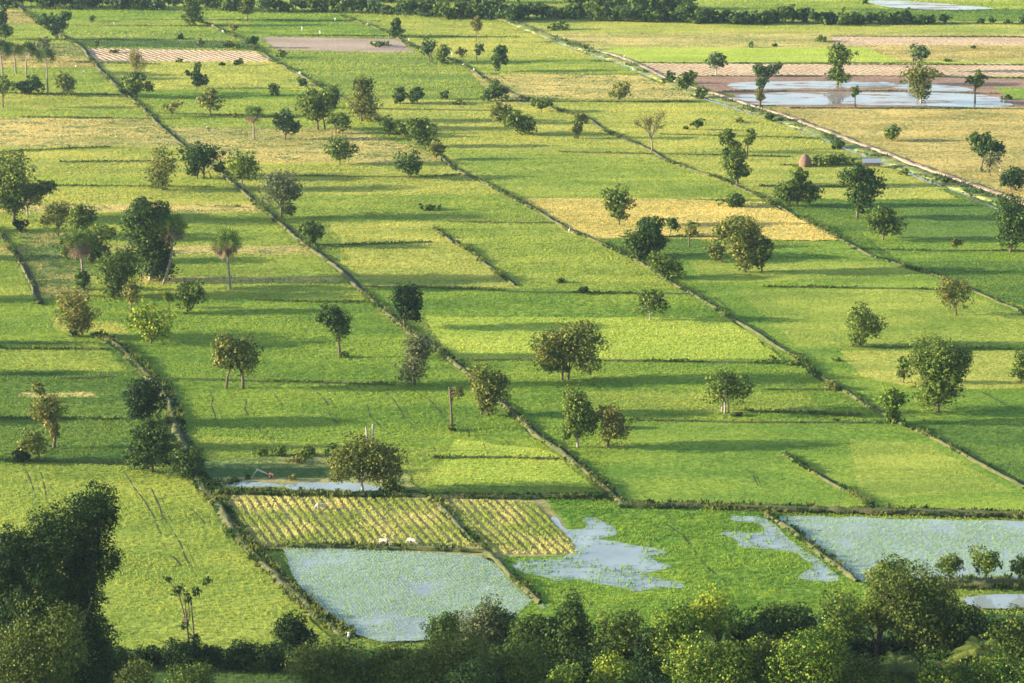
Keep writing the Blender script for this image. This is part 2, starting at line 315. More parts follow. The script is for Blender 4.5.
THIN = [  # thin lines of taller darker grass on low cross bunds
 [(270, 36), (400, 37), (520, 38)], [(-20, 154), (60, 150), (110, 148)], [(75, 63), (160, 65)], [(20, 118), (180, 120)], [(215, 207), (240, 208)], [(255, 301), (310, 303), (366, 303)], [(365, 288), (440, 289), (520, 293)], [(300, 246), (350, 246), (432, 243)], [(510, 293), (600, 294), (690, 295)],
 [(440, 362), (510, 361), (620, 362), (700, 363), (785, 365)], [(60, 380), (110, 378)], [(165, 380), (260, 382), (395, 386)], [(764, 391), (838, 391)], [(620, 421), (760, 424), (890, 424)], [(0, 462), (60, 463), (140, 465)], [(430, 459), (500, 459), (560, 460)], [(620, 238), (764, 238)], [(764, 288), (850, 289), (950, 291)], [(850, 250), (940, 252), (1030, 252)],
 [(860, 188), (760, 187)], [(220, 176), (420, 178), (460, 176)], [(330, 109), (520, 112)], [(590, 62), (680, 64), (1030, 66)], [(690, 77), (880, 77), (1030, 79)], [(722, 92), (900, 92), (1000, 95)], [(790, 109), (1030, 110)], [(660, 135), (780, 138), (830, 140)], [(560, 153), (720, 156), (790, 158)], [(780, 166), (860, 166), (900, 170)], [(500, 102), (700, 103)],  # first line here follows a shadow, drawn as darker grass
 [(0, 94), (120, 96)], [(0, 186), (215, 188)], [(60, 163), (190, 162)], [(0, 350), (110, 350)], [(0, 420), (120, 420)], [(850, 348), (1030, 351)], [(740, 412), (860, 417)], [(260, 118), (300, 118), (160, 114)], [(450, 223), (560, 224)], [(60, 26), (250, 27)], [(830, 37), (1030, 38)], [(120, 20), (380, 22)], [(500, 20), (760, 24), (1030, 25)]]
# ------------------------------------------------------------------ ground sheet, fields, ponds
S = 2600
gm = fieldmat('grass_ground', (.09, .17, .025), (.20, .25, .05), .6)
o = npmesh('ground', [(-S, -200, 0), (S, -200, 0), (S, 3400, 0), (-S, 3400, 0)], 4, [0, 1, 2, 3], gm); tag(o, 'flat green farmland reaching beyond the frame', kind='structure')
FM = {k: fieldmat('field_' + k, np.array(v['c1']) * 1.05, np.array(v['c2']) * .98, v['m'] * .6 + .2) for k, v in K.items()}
def rowmat(name, c1, c2, spacing, ang):
    m = fieldmat(name, c1, c2, .7); nt = m.node_tree; N = nt.nodes
    b = [n for n in N if n.type == 'BSDF_PRINCIPLED'][0]; bp = [n for n in N if n.type == 'BUMP'][0]; src = b.inputs['Base Color'].links[0].from_socket
    tc = N.new('ShaderNodeTexCoord'); mp = N.new('ShaderNodeMapping'); mp.inputs['Rotation'].default_value = (0, 0, ang)
    wv = N.new('ShaderNodeTexWave'); wv.inputs['Scale'].default_value = .31416 / spacing; wv.inputs['Distortion'].default_value = 4; wv.inputs['Detail'].default_value = 3; wv.inputs['Detail Scale'].default_value = .5
    L(nt, tc.outputs['Object'], mp.inputs['Vector']); L(nt, mp.outputs[0], wv.inputs['Vector'])
    r = ramp(N, nt, wv.outputs['Fac'], [(.15, (.62, .58, .45)), (.5, (1, 1, 1))]); mx = N.new('ShaderNodeMixRGB'); mx.blend_type = 'MULTIPLY'; mx.inputs[0].default_value = .9
    L(nt, src, mx.inputs[1]); L(nt, r.outputs[0], mx.inputs[2]); L(nt, mx.outputs[0], b.inputs['Base Color'])
    b2 = N.new('ShaderNodeBump'); b2.inputs['Distance'].default_value = .4; b2.inputs['Strength'].default_value = 1; L(nt, wv.outputs['Fac'], b2.inputs['Height']); L(nt, bp.outputs[0], b2.inputs['Normal']); L(nt, b2.outputs[0], b.inputs['Normal'])
    return m
FM['tan'] = rowmat('ploughed_tan', (.40, .28, .17), (.62, .48, .32), 2.6, math.radians(-30))
z = 0.0
NAMES = {'tan': 'ploughed_field', 'pink': 'fallow_field', 'mud': 'mud_flat', 'gold': 'ripe_field', 'shade': 'grass_strip', 'marsh': 'marsh', 'weedy': 'grass_strip', 'dry': 'dry_field', 'plot': 'crop_plot', 'straw': 'dry_field'}
def poly_obj(name, pts, z, mat, label):
    me = bpy.data.meshes.new(name); bm = bmesh.new()
    # subdivide edges and wobble a little so no boundary is ruler straight
    P = []
    for i in range(len(pts)):
        a = np.array(unp(*pts[i])[:2]); b = np.array(unp(*pts[(i + 1) % len(pts)])[:2]); n = max(1, min(60, int(np.hypot(*(b - a)) / 3)))
        nrm = np.array([-(b - a)[1], (b - a)[0]]) / (np.hypot(*(b - a)) + 1e-6)
        for k in range(n):
            q = a + (b - a) * k / n
            P.append(q + nrm * ((vnoise(np.array([q[0] * .25]), np.array([q[1] * .25]))[0] - .5) * 1.6))
    vs = [bm.verts.new((q[0], q[1], z)) for q in P]
    f = bm.faces.new(vs); f.normal_update()
    if f.normal.z < 0: f.normal_flip()
    bmesh.ops.triangulate(bm, faces=[f]); bm.to_mesh(me); bm.free(); me.materials.append(mat)
    o = bpy.data.objects.new(name, me); COL.objects.link(o); return tag(o, label, kind='structure')
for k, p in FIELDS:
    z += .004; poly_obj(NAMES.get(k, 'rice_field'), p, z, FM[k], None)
ZF = z
M_FLOOD = watermat('flooded_soil', (.20, .18, .18), 1.5, .15)
_nt = M_FLOOD.node_tree; _N = _nt.nodes; _b = [n for n in _N if n.type == 'BSDF_PRINCIPLED'][0]; _src = _b.inputs['Base Color'].links[0].from_socket
_n = noise(_N, _nt, .09, 6, .7, sx=(.35, 1.6, 1)); _r = ramp(_N, _nt, _n.outputs['Fac'], [(.53, (0, 0, 0)), (.57, (1, 1, 1))]); _mx = _N.new('ShaderNodeMixRGB'); _mx.inputs[2].default_value = (.22, .14, .10, 1)
L(_nt, _r.outputs[0], _mx.inputs[0]); L(_nt, _src, _mx.inputs[1]); L(_nt, _mx.outputs[0], _b.inputs['Base Color'])
_mr = _N.new('ShaderNodeMapRange'); _mr.inputs['To Min'].default_value = .06; _mr.inputs['To Max'].default_value = .9; L(_nt, _r.outputs[0], _mr.inputs['Value']); L(_nt, _mr.outputs[0], _b.inputs['Roughness'])
_ms = _N.new('ShaderNodeMapRange'); _ms.inputs['To Min'].default_value = .5; _ms.inputs['To Max'].default_value = .1; L(_nt, _r.outputs[0], _ms.inputs['Value']); L(_nt, _ms.outputs[0], _b.inputs['Specular IOR Level'])
for k, p in PONDS:
    z += .004; poly_obj(k, p, z, M_WATER if k == 'pond' else M_FLOOD, None)
ZT = z + .01
# ------------------------------------------------------------------ banks, ditches, road
rngd = np.random.RandomState(5)
def ribbon(name, pts, width, height, mat, prof='mound', step=.8, off=0, z0=None, wob=.35, zoff=0, label=None):
    P = [np.array(q) for q in w(pts)]; path = []
    for a, b in zip(P[:-1], P[1:]):
        n = max(1, int(np.hypot(*(b - a)) / step))
        for k in range(n): path.append(a + (b - a) * k / n)
    path.append(P[-1]); path = np.array(path)
    for _ in range(6): path[1:-1] = (path[:-2] + path[2:] + 2 * path[1:-1]) / 4
    T = np.gradient(path, axis=0); T /= np.hypot(T[:, 0], T[:, 1])[:, None] + 1e-9; Nn = np.stack([T[:, 1], -T[:, 0]], 1)
    s = np.arange(len(path)) * step
    if prof == 'mound': pr = [(-.5, 0), (-.36, .55), (-.15, .95), (.12, 1), (.35, .5), (.5, 0)]
    elif prof == 'road': pr = [(-.5, 0), (-.42, .9), (-.2, 1), (0, 1.03), (.2, 1), (.42, .9), (.5, 0)]
    else: pr = [(-.5, 0), (0, .02), (.5, 0)]
    V = []; m = len(pr)
    zb = ZT if z0 is None else z0
    for j, (a, h) in enumerate(pr):
        wf = np.clip((vnoise(s * .45 + off + pts[0][0], s * 0 + 8.8) - .22) * 2.2, 0, .85) if name == 'track' else 1
        ww = width * wf * (.55 + .9 * vnoise(s * .35 + j * 9, s * 0 + j)) * a + off + wob * (vnoise(s * .12, s * 0 + 3.3) - .5) * 2
        hh = zb - (.03 if h == 0 and prof != 'flat' else 0) + height * h * (.6 + .8 * vnoise(s * .5 + 40 + j * 3, s * 0 + j + 20)) + zoff
        V.append(np.stack([path[:, 0] + Nn[:, 0] * ww, path[:, 1] + Nn[:, 1] * ww, hh], 1))
    V = np.stack(V, 1).reshape(-1, 3); n = len(path)
    i = np.arange(n - 1)[:, None] * m + np.arange(m - 1)[None, :]; i = i.ravel()
    idx = np.stack([i, i + 1, i + m + 1, i + m], 1)
    o = npmesh(name, V, 4, idx, mat, smooth=True); tag(o, label, kind='structure'); return path, Nn
BANKS = []
def bank(pts, bw, dw, h, dark=True):
    if dark: ribbon('ditch', pts, dw, 0, M_SOIL, 'flat', off=-bw * .5 - dw * .3, zoff=rngd.rand() * .002)  # flat sheet; its dark soil colour also carries the ditch's shadow
    p, n = ribbon('dyke', pts, bw, h, M_BANK)
    BANKS.append((p, n, bw))
bank(LA, 1.3, 1.2, .5); bank(LB, 1.05, .9, .42); bank(LE, 1.2, 1.0, .4); bank(LG, 1.0, .8, .35); bank(LH, .8, 1.0, .35); bank(LI, .8, .9, .35); bank(LD1, .8, 1.4, .35); bank(LD2, 2.0, 1.5, .6)
bank(LP, 1.3, .3, .55, False); bank(LQ, 1.4, .3, .55, False)
for p, bw, h in HD: bank(p, bw, .5, h, False)
for t in THIN: bank(t, .7, .3, .2, False)
ribbon('road', LROAD[3:], 2.5, .4, M_DIRT, 'road', label='pale dirt road running diagonally')
ribbon('canal', LCAN[2:], 1.5, 0, watermat('canal_water', (.12, .12, .09), 1.4, .3), 'flat', zoff=.004)
ribbon('grass_strip', [(a[0] * .5 + b[0] * .5, a[1] * .5 + b[1] * .5) for a, b in zip(LROAD, LCAN)], 8, .3, FM['weedy'], 'mound', wob=.2)
for t in TRACKS: ribbon('track', t, .36, 0, M_SOIL, 'flat', wob=.5, step=.4, zoff=rngd.rand() * .003 + .006)
# ------------------------------------------------------------------ crops and grass as real blades
rng = np.random.RandomState(3)
def tufts(name, X, Y, Z, hgt, wid, col, label, cat='crop', nb=3, kind='stuff'):
    n = len(X); Vs = []; Cs = []
    for b in range(nb):
        th = rng.rand(n) * 2 * np.pi; dx, dy = np.cos(th), np.sin(th)
        lean = (rng.rand(n, 2) - .5) * 1.3
        ox = (rng.rand(n) - .5) * wid * .9; oy = (rng.rand(n) - .5) * wid * .9; hh = hgt * (.65 + .7 * rng.rand(n)); ww = wid * .5 * (.6 + .7 * rng.rand(n))
        base = np.stack([X + ox, Y + oy, Z], 1)
        a = base + np.stack([-dx * ww, -dy * ww, 0 * ww], 1); c = base + np.stack([dx * ww, dy * ww, 0 * ww], 1)
        t = base + np.stack([lean[:, 0] * hh, lean[:, 1] * hh, hh], 1)
        Vs.append(np.stack([a, c, t + np.stack([dx * ww * .35, dy * ww * .35, 0 * ww], 1), t - np.stack([dx * ww * .35, dy * ww * .35, 0 * ww], 1)], 1))
        Cs.append(np.repeat((col * (.92 + .16 * rng.rand(n))[:, None])[:, None, :], 4, 1))
    V = np.concatenate(Vs).reshape(-1, 3); C = np.concatenate(Cs).reshape(-1, 3)
    o = npmesh(name, V, 4, np.arange(len(V)), M_CROP, col=C); tag(o, label, cat, kind=kind); return o
NT = 4200000
Dn = rng.rand(NT) ** .5 * 0; Yw = 385 + (rng.rand(NT)) * 965
Xw = (rng.rand(NT) - .5) * 2 * (Yw * .215 + 12)
keep = rng.rand(NT) < np.clip(np.exp(-(Yw - 400) / 420) * 1.35, 0, 1) * (Yw * .215 + 12) / 290
Xw = Xw[keep]; Yw = Yw[keep]
px, py = proj(Xw, Yw)
fid = np.full(len(Xw), -1)
qx = px + (fnoise(Xw, Yw, 4, 21) - .5) * 22; qy = py + (fnoise(Xw, Yw, 4, 22) - .5) * 4
for i, (k, p) in enumerate(FIELDS): fid[inpoly(qx, qy, p)] = i
ok = np.ones(len(Xw), bool)
wobx = px + (fnoise(Xw, Yw, 3, 1) - .5) * 26; woby = py + (fnoise(Xw, Yw, 3, 2) - .5) * 7
for i_, (k, p) in enumerate(PONDS):
    j_ = 1.0 if i_ in (1, 2, 3) else .35
    ok &= ~inpoly(wobx + (rng.rand(len(wobx)) - .5) * 34 * j_, woby + (rng.rand(len(wobx)) - .5) * 8 * j_, p)
for t in TRACKS: ok &= segdist(Xw, Yw, w(t)) > .17
def nearcut(line, d):
    global ok
    ok &= segdist(Xw, Yw, w(line)) > d
nearcut(LROAD[3:], 1.6); nearcut(LCAN, .9)
for l_ in (LA, LB): nearcut(l_, 1.3)
for l_ in (LE, LG, LH, LI, LD1, LP, LQ): nearcut(l_, .8)
nearcut(LD2, 1.9)
CROPPLOTS = [[(220, 498), (430, 501), (472, 548), (262, 547)], [(440, 501), (532, 504), (580, 556), (492, 556)]]
for c in CROPPLOTS: ok &= ~inpoly(px, py, c)
Xw, Yw, fid, px, py = [a[ok] for a in (Xw, Yw, fid, px, py)]
n1 = .5 * fnoise(Xw * .5, Yw, 30, 1) + .5 * fnoise(Xw * .16, Yw, 8, 5); n2 = fnoise(Xw * .7, Yw, 5, 2); n3 = fnoise(Xw, Yw, 1.6, 3)
def clampf(v): return np.clip(v, 0, 1)
groups = {'green_rice': ('vivid', 'mid', 'deep', 'lime', 'yell'), 'dry_grass': ('straw', 'dry', 'gold', 'tan', 'pink', 'mud'), 'marsh_grass': ('marsh', 'weedy', 'shade', 'plot')}
labs = {'green_rice': 'green and yellow-green rice covering the paddy fields', 'dry_grass': 'golden and straw-coloured ripe crop and stubble on the dry fields', 'marsh_grass': 'rough deep green grass of the marsh and field margins, darker where shade is painted in'}
kinds = np.array([FIELDS[i][0] if i >= 0 else 'mid' for i in fid])
for g, ks in groups.items():
    XX = []; CC = []; HH = []
    for k in ks:
        v = K[k]; m = kinds == k
        if not m.any(): continue
        x, y = Xw[m], Yw[m]; t = clampf(.5 + (n1[m] - .5) * 3.6 + (n2[m] - .5) * 3.2 * v['m'] + (n3[m] - .5) * 1.5 * v['m'] + (rng.rand(len(x)) - .5) * .5)
        kp = rng.rand(len(x)) < .62 * v['d'] * clampf(1.25 - 1.1 * clampf((n3[m] - .62) * 5) * v['m'] - .9 * clampf((.40 - n2[m]) * 6) * v['m'])
        x, y, t = x[kp], y[kp], t[kp]
        c = np.array(v['c1'])[None] * (1 - t[:, None]) + np.array(v['c2'])[None] * t[:, None]
        if k in ('straw', 'dry', 'weedy'):
            dk = (fnoise(x * .45, y, 3.2, 17) > .60)[:, None]; c = np.where(dk, np.array([[.07, .12, .03]]), c)
        XX.append(np.stack([x, y], 1)); CC.append(c); HH.append(v['h'] * (.8 + .5 * n3[m][kp]))
    XX = np.concatenate(XX); CC = np.concatenate(CC); HH = np.concatenate(HH)
    sz = .18 + (XX[:, 1] - 400) / 900 * .38
    tufts(g, XX[:, 0], XX[:, 1], np.full(len(XX), ZF * .6), HH * (.36 + .22 * (XX[:, 1] - 400) / 900), sz, CC, labs[g], nb=2)
    print(g, len(XX))
# crop rows on the two strip plots
rx, ry, rc = [], [], []
ang = math.radians(18) ; dv = np.array([-math.sin(ang), math.cos(ang)]); nv = np.array([dv[1], -dv[0]])
for c in CROPPLOTS:
    W = np.array([unp(*q)[:2] for q in c]); cen = W.mean(0)
    for r in np.arange(-60, 60, 1.75):
        s = np.arange(-45, 45, .2); wig = (fnoise(s, s * 0 + r * 3.1, 9) - .5) * 1.1
        for rep in range(4):
            q = cen[None] + nv[None] * (r + wig + (rng.rand(len(s)) - .5) * .95)[:, None] + dv[None] * (s + rng.rand(len(s)) * .2)[:, None]
            a, b = proj(q[:, 0], q[:, 1]); m = inpoly(a, b, c) & (rng.rand(len(s)) < .35 + 1.3 * (fnoise(q[:, 0], q[:, 1], 3, 31) - .2))
            rx.append(q[m, 0]); ry.append(q[m, 1])
rx = np.concatenate(rx); ry = np.concatenate(ry)
t = clampf(.5 + (fnoise(rx, ry, 8, 4) - .5) * 3)[:, None]
tufts('crop_rows', rx, ry, np.full(len(rx), ZF), (.16 + .2 * rng.rand(len(rx))), .26, np.array([[.27, .34, .06]]) * (1 - t) + np.array([[.56, .52, .18]]) * t, 'pale yellow-green crop rows on the two strip plots behind the ponds', nb=2)
# rice seedlings standing in the water
sx_, sy_, sc_ = [], [], []
for i, dens, thr in ((0, 8, .26), (1, .9, .56), (3, .5, .54), (4, 6, .30)):
    p = PONDS[i][1]; W = np.array([unp(*q)[:2] for q in p]); lo, hi = W.min(0), W.max(0)
    n = int((hi - lo).prod() * dens * 1.6); x = lo[0] + rng.rand(n) * (hi - lo)[0]; y = lo[1] + rng.rand(n) * (hi - lo)[1]
    if i in (0, 4):
        u = x * nv[0] + y * nv[1]; v_ = x * dv[0] + y * dv[1]; u = np.round(u / .6) * .6 + (rng.rand(n) - .5) * .3; x = u * nv[0] + v_ * dv[0]; y = u * nv[1] + v_ * dv[1]
    a, b = proj(x, y); m = inpoly(a, b, p) & (fnoise(x, y, 9, 6) + .25 * rng.rand(n) > thr + .12)
    sx_.append(x[m]); sy_.append(y[m]); sc_.append(np.full(m.sum(), .16 if i in (0, 4) else .36))
x = np.concatenate(sx_); y = np.concatenate(sy_); hs = np.concatenate(sc_)
tufts('rice_seedlings', x, y, np.full(len(x), ZF + .03), hs, hs * .7, np.where(hs[:, None] > .3, np.array([[.16, .28, .06]]), np.array([[.27, .40, .14]])), 'sparse green rice seedlings standing in the flooded ponds', nb=2)
# weeds along banks
bx, by, bz, bc, bh = [], [], [], [], []
for bi, (p, n, bw) in enumerate(BANKS):
    s = np.arange(len(p)); rep = 10 if bw > 1.5 else (5 if bw > .75 else 3)
    for r in range(rep):
        q = p + n * ((rng.rand(len(p)) - .62) * bw * 1.8)[:, None] + (rng.rand(len(p), 2) - .5) * .8
        den = fnoise(s * .8, s * 0 + bi * 3.7, 12, 8)
        m = rng.rand(len(p)) < clampf((den - (.12 if bw > 1.5 else .36)) * 3.2)
        bx.append(q[m, 0]); by.append(q[m, 1]); bz.append(np.full(m.sum(), ZT + .05)); k = clampf(.5 + (fnoise(q[m, 0], q[m, 1], 4, 9) - .5) * 5)[:, None]
        lo_, hi_ = (np.array([[.025, .06, .012]]), np.array([[.13, .16, .035]])) if bw > .75 else (np.array([[.04, .10, .015]]), np.array([[.13, .19, .03]]))
        bc.append(lo_ * (1 - k) + hi_ * k); bh.append((.25 + .5 * rng.rand(m.sum()) * den[m] * 2) * (1 if bw > .75 else .7))
bx, by, bz, bc, bh = [np.concatenate(a) for a in (bx, by, bz, bc, bh)]
tufts('bank_weeds', bx, by, bz, bh, .5, bc, 'dark and yellowish weeds growing along the ditches and dykes', 'weeds', nb=3)
# canal-side verge weeds
a = np.array(w([(p[0] * .5 + q[0] * .5, p[1] * .5 + q[1] * .5) for p, q in zip(LROAD, LCAN)]))
q = []
for u, v_ in zip(a[:-1], a[1:]):
    n = int(np.hypot(*(v_ - u)) * 5); q.append(u + (v_ - u) * rng.rand(n, 1) + (rng.rand(n, 2) - .5) * [7, 10])
q = np.concatenate(q); m = (segdist(q[:, 0], q[:, 1], w(LROAD[3:])) > 1.8) & (segdist(q[:, 0], q[:, 1], w(LCAN)) > .9) & (fnoise(q[:, 0], q[:, 1], 6, 5) > .42); q = q[m]
k = clampf(.5 + (fnoise(q[:, 0], q[:, 1], 7, 9) - .5) * 4)[:, None]
tufts('verge_weeds', q[:, 0], q[:, 1], np.full(len(q), ZT), .3 + .9 * rng.rand(len(q)) * k[:, 0], .8, np.array([[.05, .10, .03]]) * k + np.array([[.28, .26, .10]]) * (1 - k), 'tall weeds between the dirt road and the canal', 'weeds')
# ------------------------------------------------------------------ trees
ST = { # colours (dark..light), density, leaf px, lobes, trunk material
 'D': dict(c=[(.014, .038, .008), (.032, .070, .014), (.090, .142, .026)], n=1.35, lo=(9, 14)),
 'G': dict(c=[(.026, .060, .010), (.064, .108, .018), (.160, .205, .034)], n=1.1, lo=(9, 14)),
 'O': dict(c=[(.040, .072, .014), (.092, .120, .022), (.220, .215, .048)], n=.9, lo=(10, 15)),
 'R': dict(c=[(.055, .095, .018), (.130, .145, .032), (.250, .205, .050)], n=.8, lo=(10, 16)),
 'Y': dict(c=[(.055, .120, .012), (.160, .230, .020), (.330, .360, .035)], n=1.0, lo=(9, 14)),
 'S': dict(c=[(.050, .075, .028), (.090, .115, .045), (.150, .155, .075)], n=.55, lo=(12, 18)),
 'W': dict(c=[(.022, .046, .008), (.060, .095, .016), (.140, .170, .034)], n=.85, lo=(14, 20)),
 'L': dict(c=[(.018, .052, .007), (.058, .115, .013), (.230, .290, .036)], n=1.1, lo=(12, 18)),
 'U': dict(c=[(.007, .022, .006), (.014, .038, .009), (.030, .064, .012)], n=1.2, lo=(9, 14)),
 'V': dict(c=[(.010, .028, .008), (.020, .045, .010), (.035, .070, .014)], n=.4, lo=(7, 9)),
 'F': dict(c=[(.030, .068, .022), (.058, .105, .035), (.100, .150, .050)], n=1.0, lo=(9, 13)),
}
def leafcloud(r, boxes, s, st, leafpx=2.5, minleaf=.34, flat=False):
    """boxes: list of (cx,cz,rx,rz) metres relative to the tree base"""
    S_ = ST[st]; c3 = np.array(S_['c']); V = []; C = []; lobes = []
    leaf = max(minleaf, leafpx / s)
    for (bx, bz, brx, brz) in boxes:
        big = brx * brz * s * s
        nl = r.randint(*S_['lo']); nl = max(6, int(nl * 1.3 * min(1.8, max(.5, (big / 260) ** .5))))
        R = (brx * brz) ** .5; bry = brx * .95
        area = 0; ls = []
        for k in range(nl):
            d = r.randn(3); d /= np.linalg.norm(d); rad = (.45 + .40 * r.rand()) if k > 2 else .15
            lr = R * r.uniform(.27, .50) * (1.35 if k <= 2 else 1)
            cpos = np.array([bx + d[0] * rad * brx, d[1] * rad * bry, bz + d[2] * rad * brz])
            lr3 = np.array([min(lr * r.uniform(.95, 1.35), brx * .75), lr * r.uniform(.95, 1.3), min(lr * r.uniform(.8, 1.15), brz * .85)])
            # keep the silhouette inside the traced box
            cpos[0] = np.clip(cpos[0], bx - brx + lr3[0] * .62, bx + brx - lr3[0] * .62); cpos[2] = np.clip(cpos[2], bz - brz + lr3[2] * .62, bz + brz - lr3[2] * .62)
            ls.append((cpos, lr3, r.rand())); area += lr3[0] * lr3[2]
        ntot = S_['n'] * 9.5 * brx * brz * 3.14 / (leaf * leaf)
        for cpos, lr3, tint in ls:
            n = max(12, int(ntot * lr3[0] * lr3[2] / area))
            nc = int(np.clip(lr3[0] * lr3[2] * 9 / max(leaf * 1.6, .55) ** 2, 5, 90))
            dc = r.randn(nc, 3); dc /= np.linalg.norm(dc, axis=1)[:, None]
            pc = dc * lr3 * (r.uniform(.45, 1.12, nc) ** .6)[:, None]; rc_ = lr3.mean() * r.uniform(.13, .30, nc) + leaf * .3
            ci = r.randint(nc, size=n); g = r.randn(n, 3); g /= np.linalg.norm(g, axis=1)[:, None]
            P = cpos + pc[ci] + g * rc_[ci][:, None] * (r.uniform(.3, 1.1, n) ** .5)[:, None] * [1.15, 1.15, .8]
            nrm = dc[ci] * .45 + g * .75 + r.randn(n, 3) * .38 + [0, 0, .2]; nrm /= np.linalg.norm(nrm, axis=1)[:, None]
            ctint = r.rand(nc)[ci]
            up = np.cross(nrm, r.randn(n, 3)); up /= np.linalg.norm(up, axis=1)[:, None]; sd = np.cross(nrm, up)
            a = leaf * r.uniform(.55, 1.2, n)[:, None]; b = a * r.uniform(.6, .95, n)[:, None]
            V.append(np.stack([P - up * a * .62, P + sd * b * .6, P + up * a * .62, P - sd * b * .6], 1))
            t = np.clip(.5 + (tint - .5) * .6 + (ctint - .5) * 1.1 + (r.rand(n) - .5) * .6, 0, 1) * 1.999
            i0 = np.minimum(t.astype(int), 1); f = (t - i0)[:, None]
            cc = c3[i0] * (1 - f) + c3[i0 + 1] * f
            C.append(np.repeat(cc[:, None, :], 4, 1)); lobes.append((cpos, lr3)) if len(lobes) < 60 else None
    return np.concatenate(V).reshape(-1, 3), np.concatenate(C).reshape(-1, 3), lobes
def limbs(r, mb, lobes, h, rad, fork=.35, top=None):
    if top and top > .5 * h and len(lobes) > 40: rad *= 1
    lean = r.uniform(-.05, .05) * h
    zt = h * fork if top is None else top
    pts = [(0, 0, -.4), (lean * .2, 0, zt * .35), (lean * .6, lean * .3, zt * .75), (lean, 0, zt)]
    mb.tube(pts, [rad * 1.35, rad * 1.05, rad * .9, rad * .85], 7)
    sel = lobes if len(lobes) < 11 else [lobes[i] for i in r.choice(len(lobes), 11, replace=False)]
    for cpos, lr in sel:
        z0 = zt * r.uniform(.55, 1); p0 = np.array([lean * z0 / max(zt, .1), 0, z0]); p1 = np.array(cpos) + [0, 0, -.1 * lr[2]]
        mid = p0 * .5 + p1 * .5 + [0, 0, .1 * np.linalg.norm(p1 - p0)] + r.randn(3) * .05 * np.linalg.norm(p1 - p0)
        mb.tube([p0, mid, p1], [rad * .55, rad * .38, rad * .14], 5)
        for q in range(2):
            e = p1 + r.randn(3) * lr * .7; mb.tube([p1 * .7 + mid * .3, e], [rad * .16, rad * .05], 4)
SEED = [100]
def tree(x, yb, boxes, st, label, name='broadleaf_tree', cat='tree', group=None, trunks=None, fill=True, bark=None, trunk=True, leafpx=2.1, fork=None, minleaf=.26):
    SEED[0] += 1; r = np.random.RandomState(SEED[0])
    X, Y, _ = unp(x, yb); s = scale_at(yb)
    B = [(((a + b) / 2 - x) / s, (yb - (c + d) / 2) / (s * CP), (b - a) / 2 / s, (d - c) / 2 / (s * CP) * .97) for a, b, c, d in boxes]
    if len(B) > 1 and fill:
        x0 = min(b[0] - b[2] for b in B); x1 = max(b[0] + b[2] for b in B); z0 = min(b[1] - b[3] for b in B); z1 = max(b[1] + b[3] for b in B)
        wx = sum(b[0] * b[2] * b[3] for b in B) / sum(b[2] * b[3] for b in B); wz = sum(b[1] * b[2] * b[3] for b in B) / sum(b[2] * b[3] for b in B)
        B.append((wx, wz, (x1 - x0) * .25, (z1 - z0) * .30))
    B = [(a, max(b - d * .04, d * .85), c * 1.07, d * 1.06) for a, b, c, d in B]
    V, C, lobes = leafcloud(r, B, s, st, leafpx, minleaf)
    h = max(b[1] + b[3] for b in B)
    if not trunk:
        o = npmesh(name, V, 4, np.arange(len(V)), M_LEAF, col=C, loc=(X, Y, 0)); return tag(o, label, cat, group)
    e = empty(name, (X, Y, 0), label, cat, group)
    npmesh('crown', V, 4, np.arange(len(V)), M_LEAF, col=C, parent=e)
    mb = MB(); low = min(b[1] - b[3] for b in B)
    rad = min(.5, max(.13, h * .022)) * (.5 if st == 'V' else 1)
    fk = max(.18 * h, low + .12 * h) if fork is None else fork * h
    limbs(r, mb, lobes, h, rad, top=fk)
    for tx in (trunks or []):
        q = (tx - x) / s; mb.tube([(q, .3, -.4), (q * .9, .3, fk * .6), (q * .6, .1, fk * 1.2)], [rad, rad * .8, rad * .6], 6)
    mb.build('trunk', bark or M_BARK, e); return e
def bush(x, yb, w_, h_, st, label, name='shrub', group=None, leafpx=2.0):
    return tree(x, yb, [(x - w_ / 2, x + w_ / 2, yb - h_, yb + .5)], st, label, name, 'shrub', group, trunk=False, leafpx=leafpx)
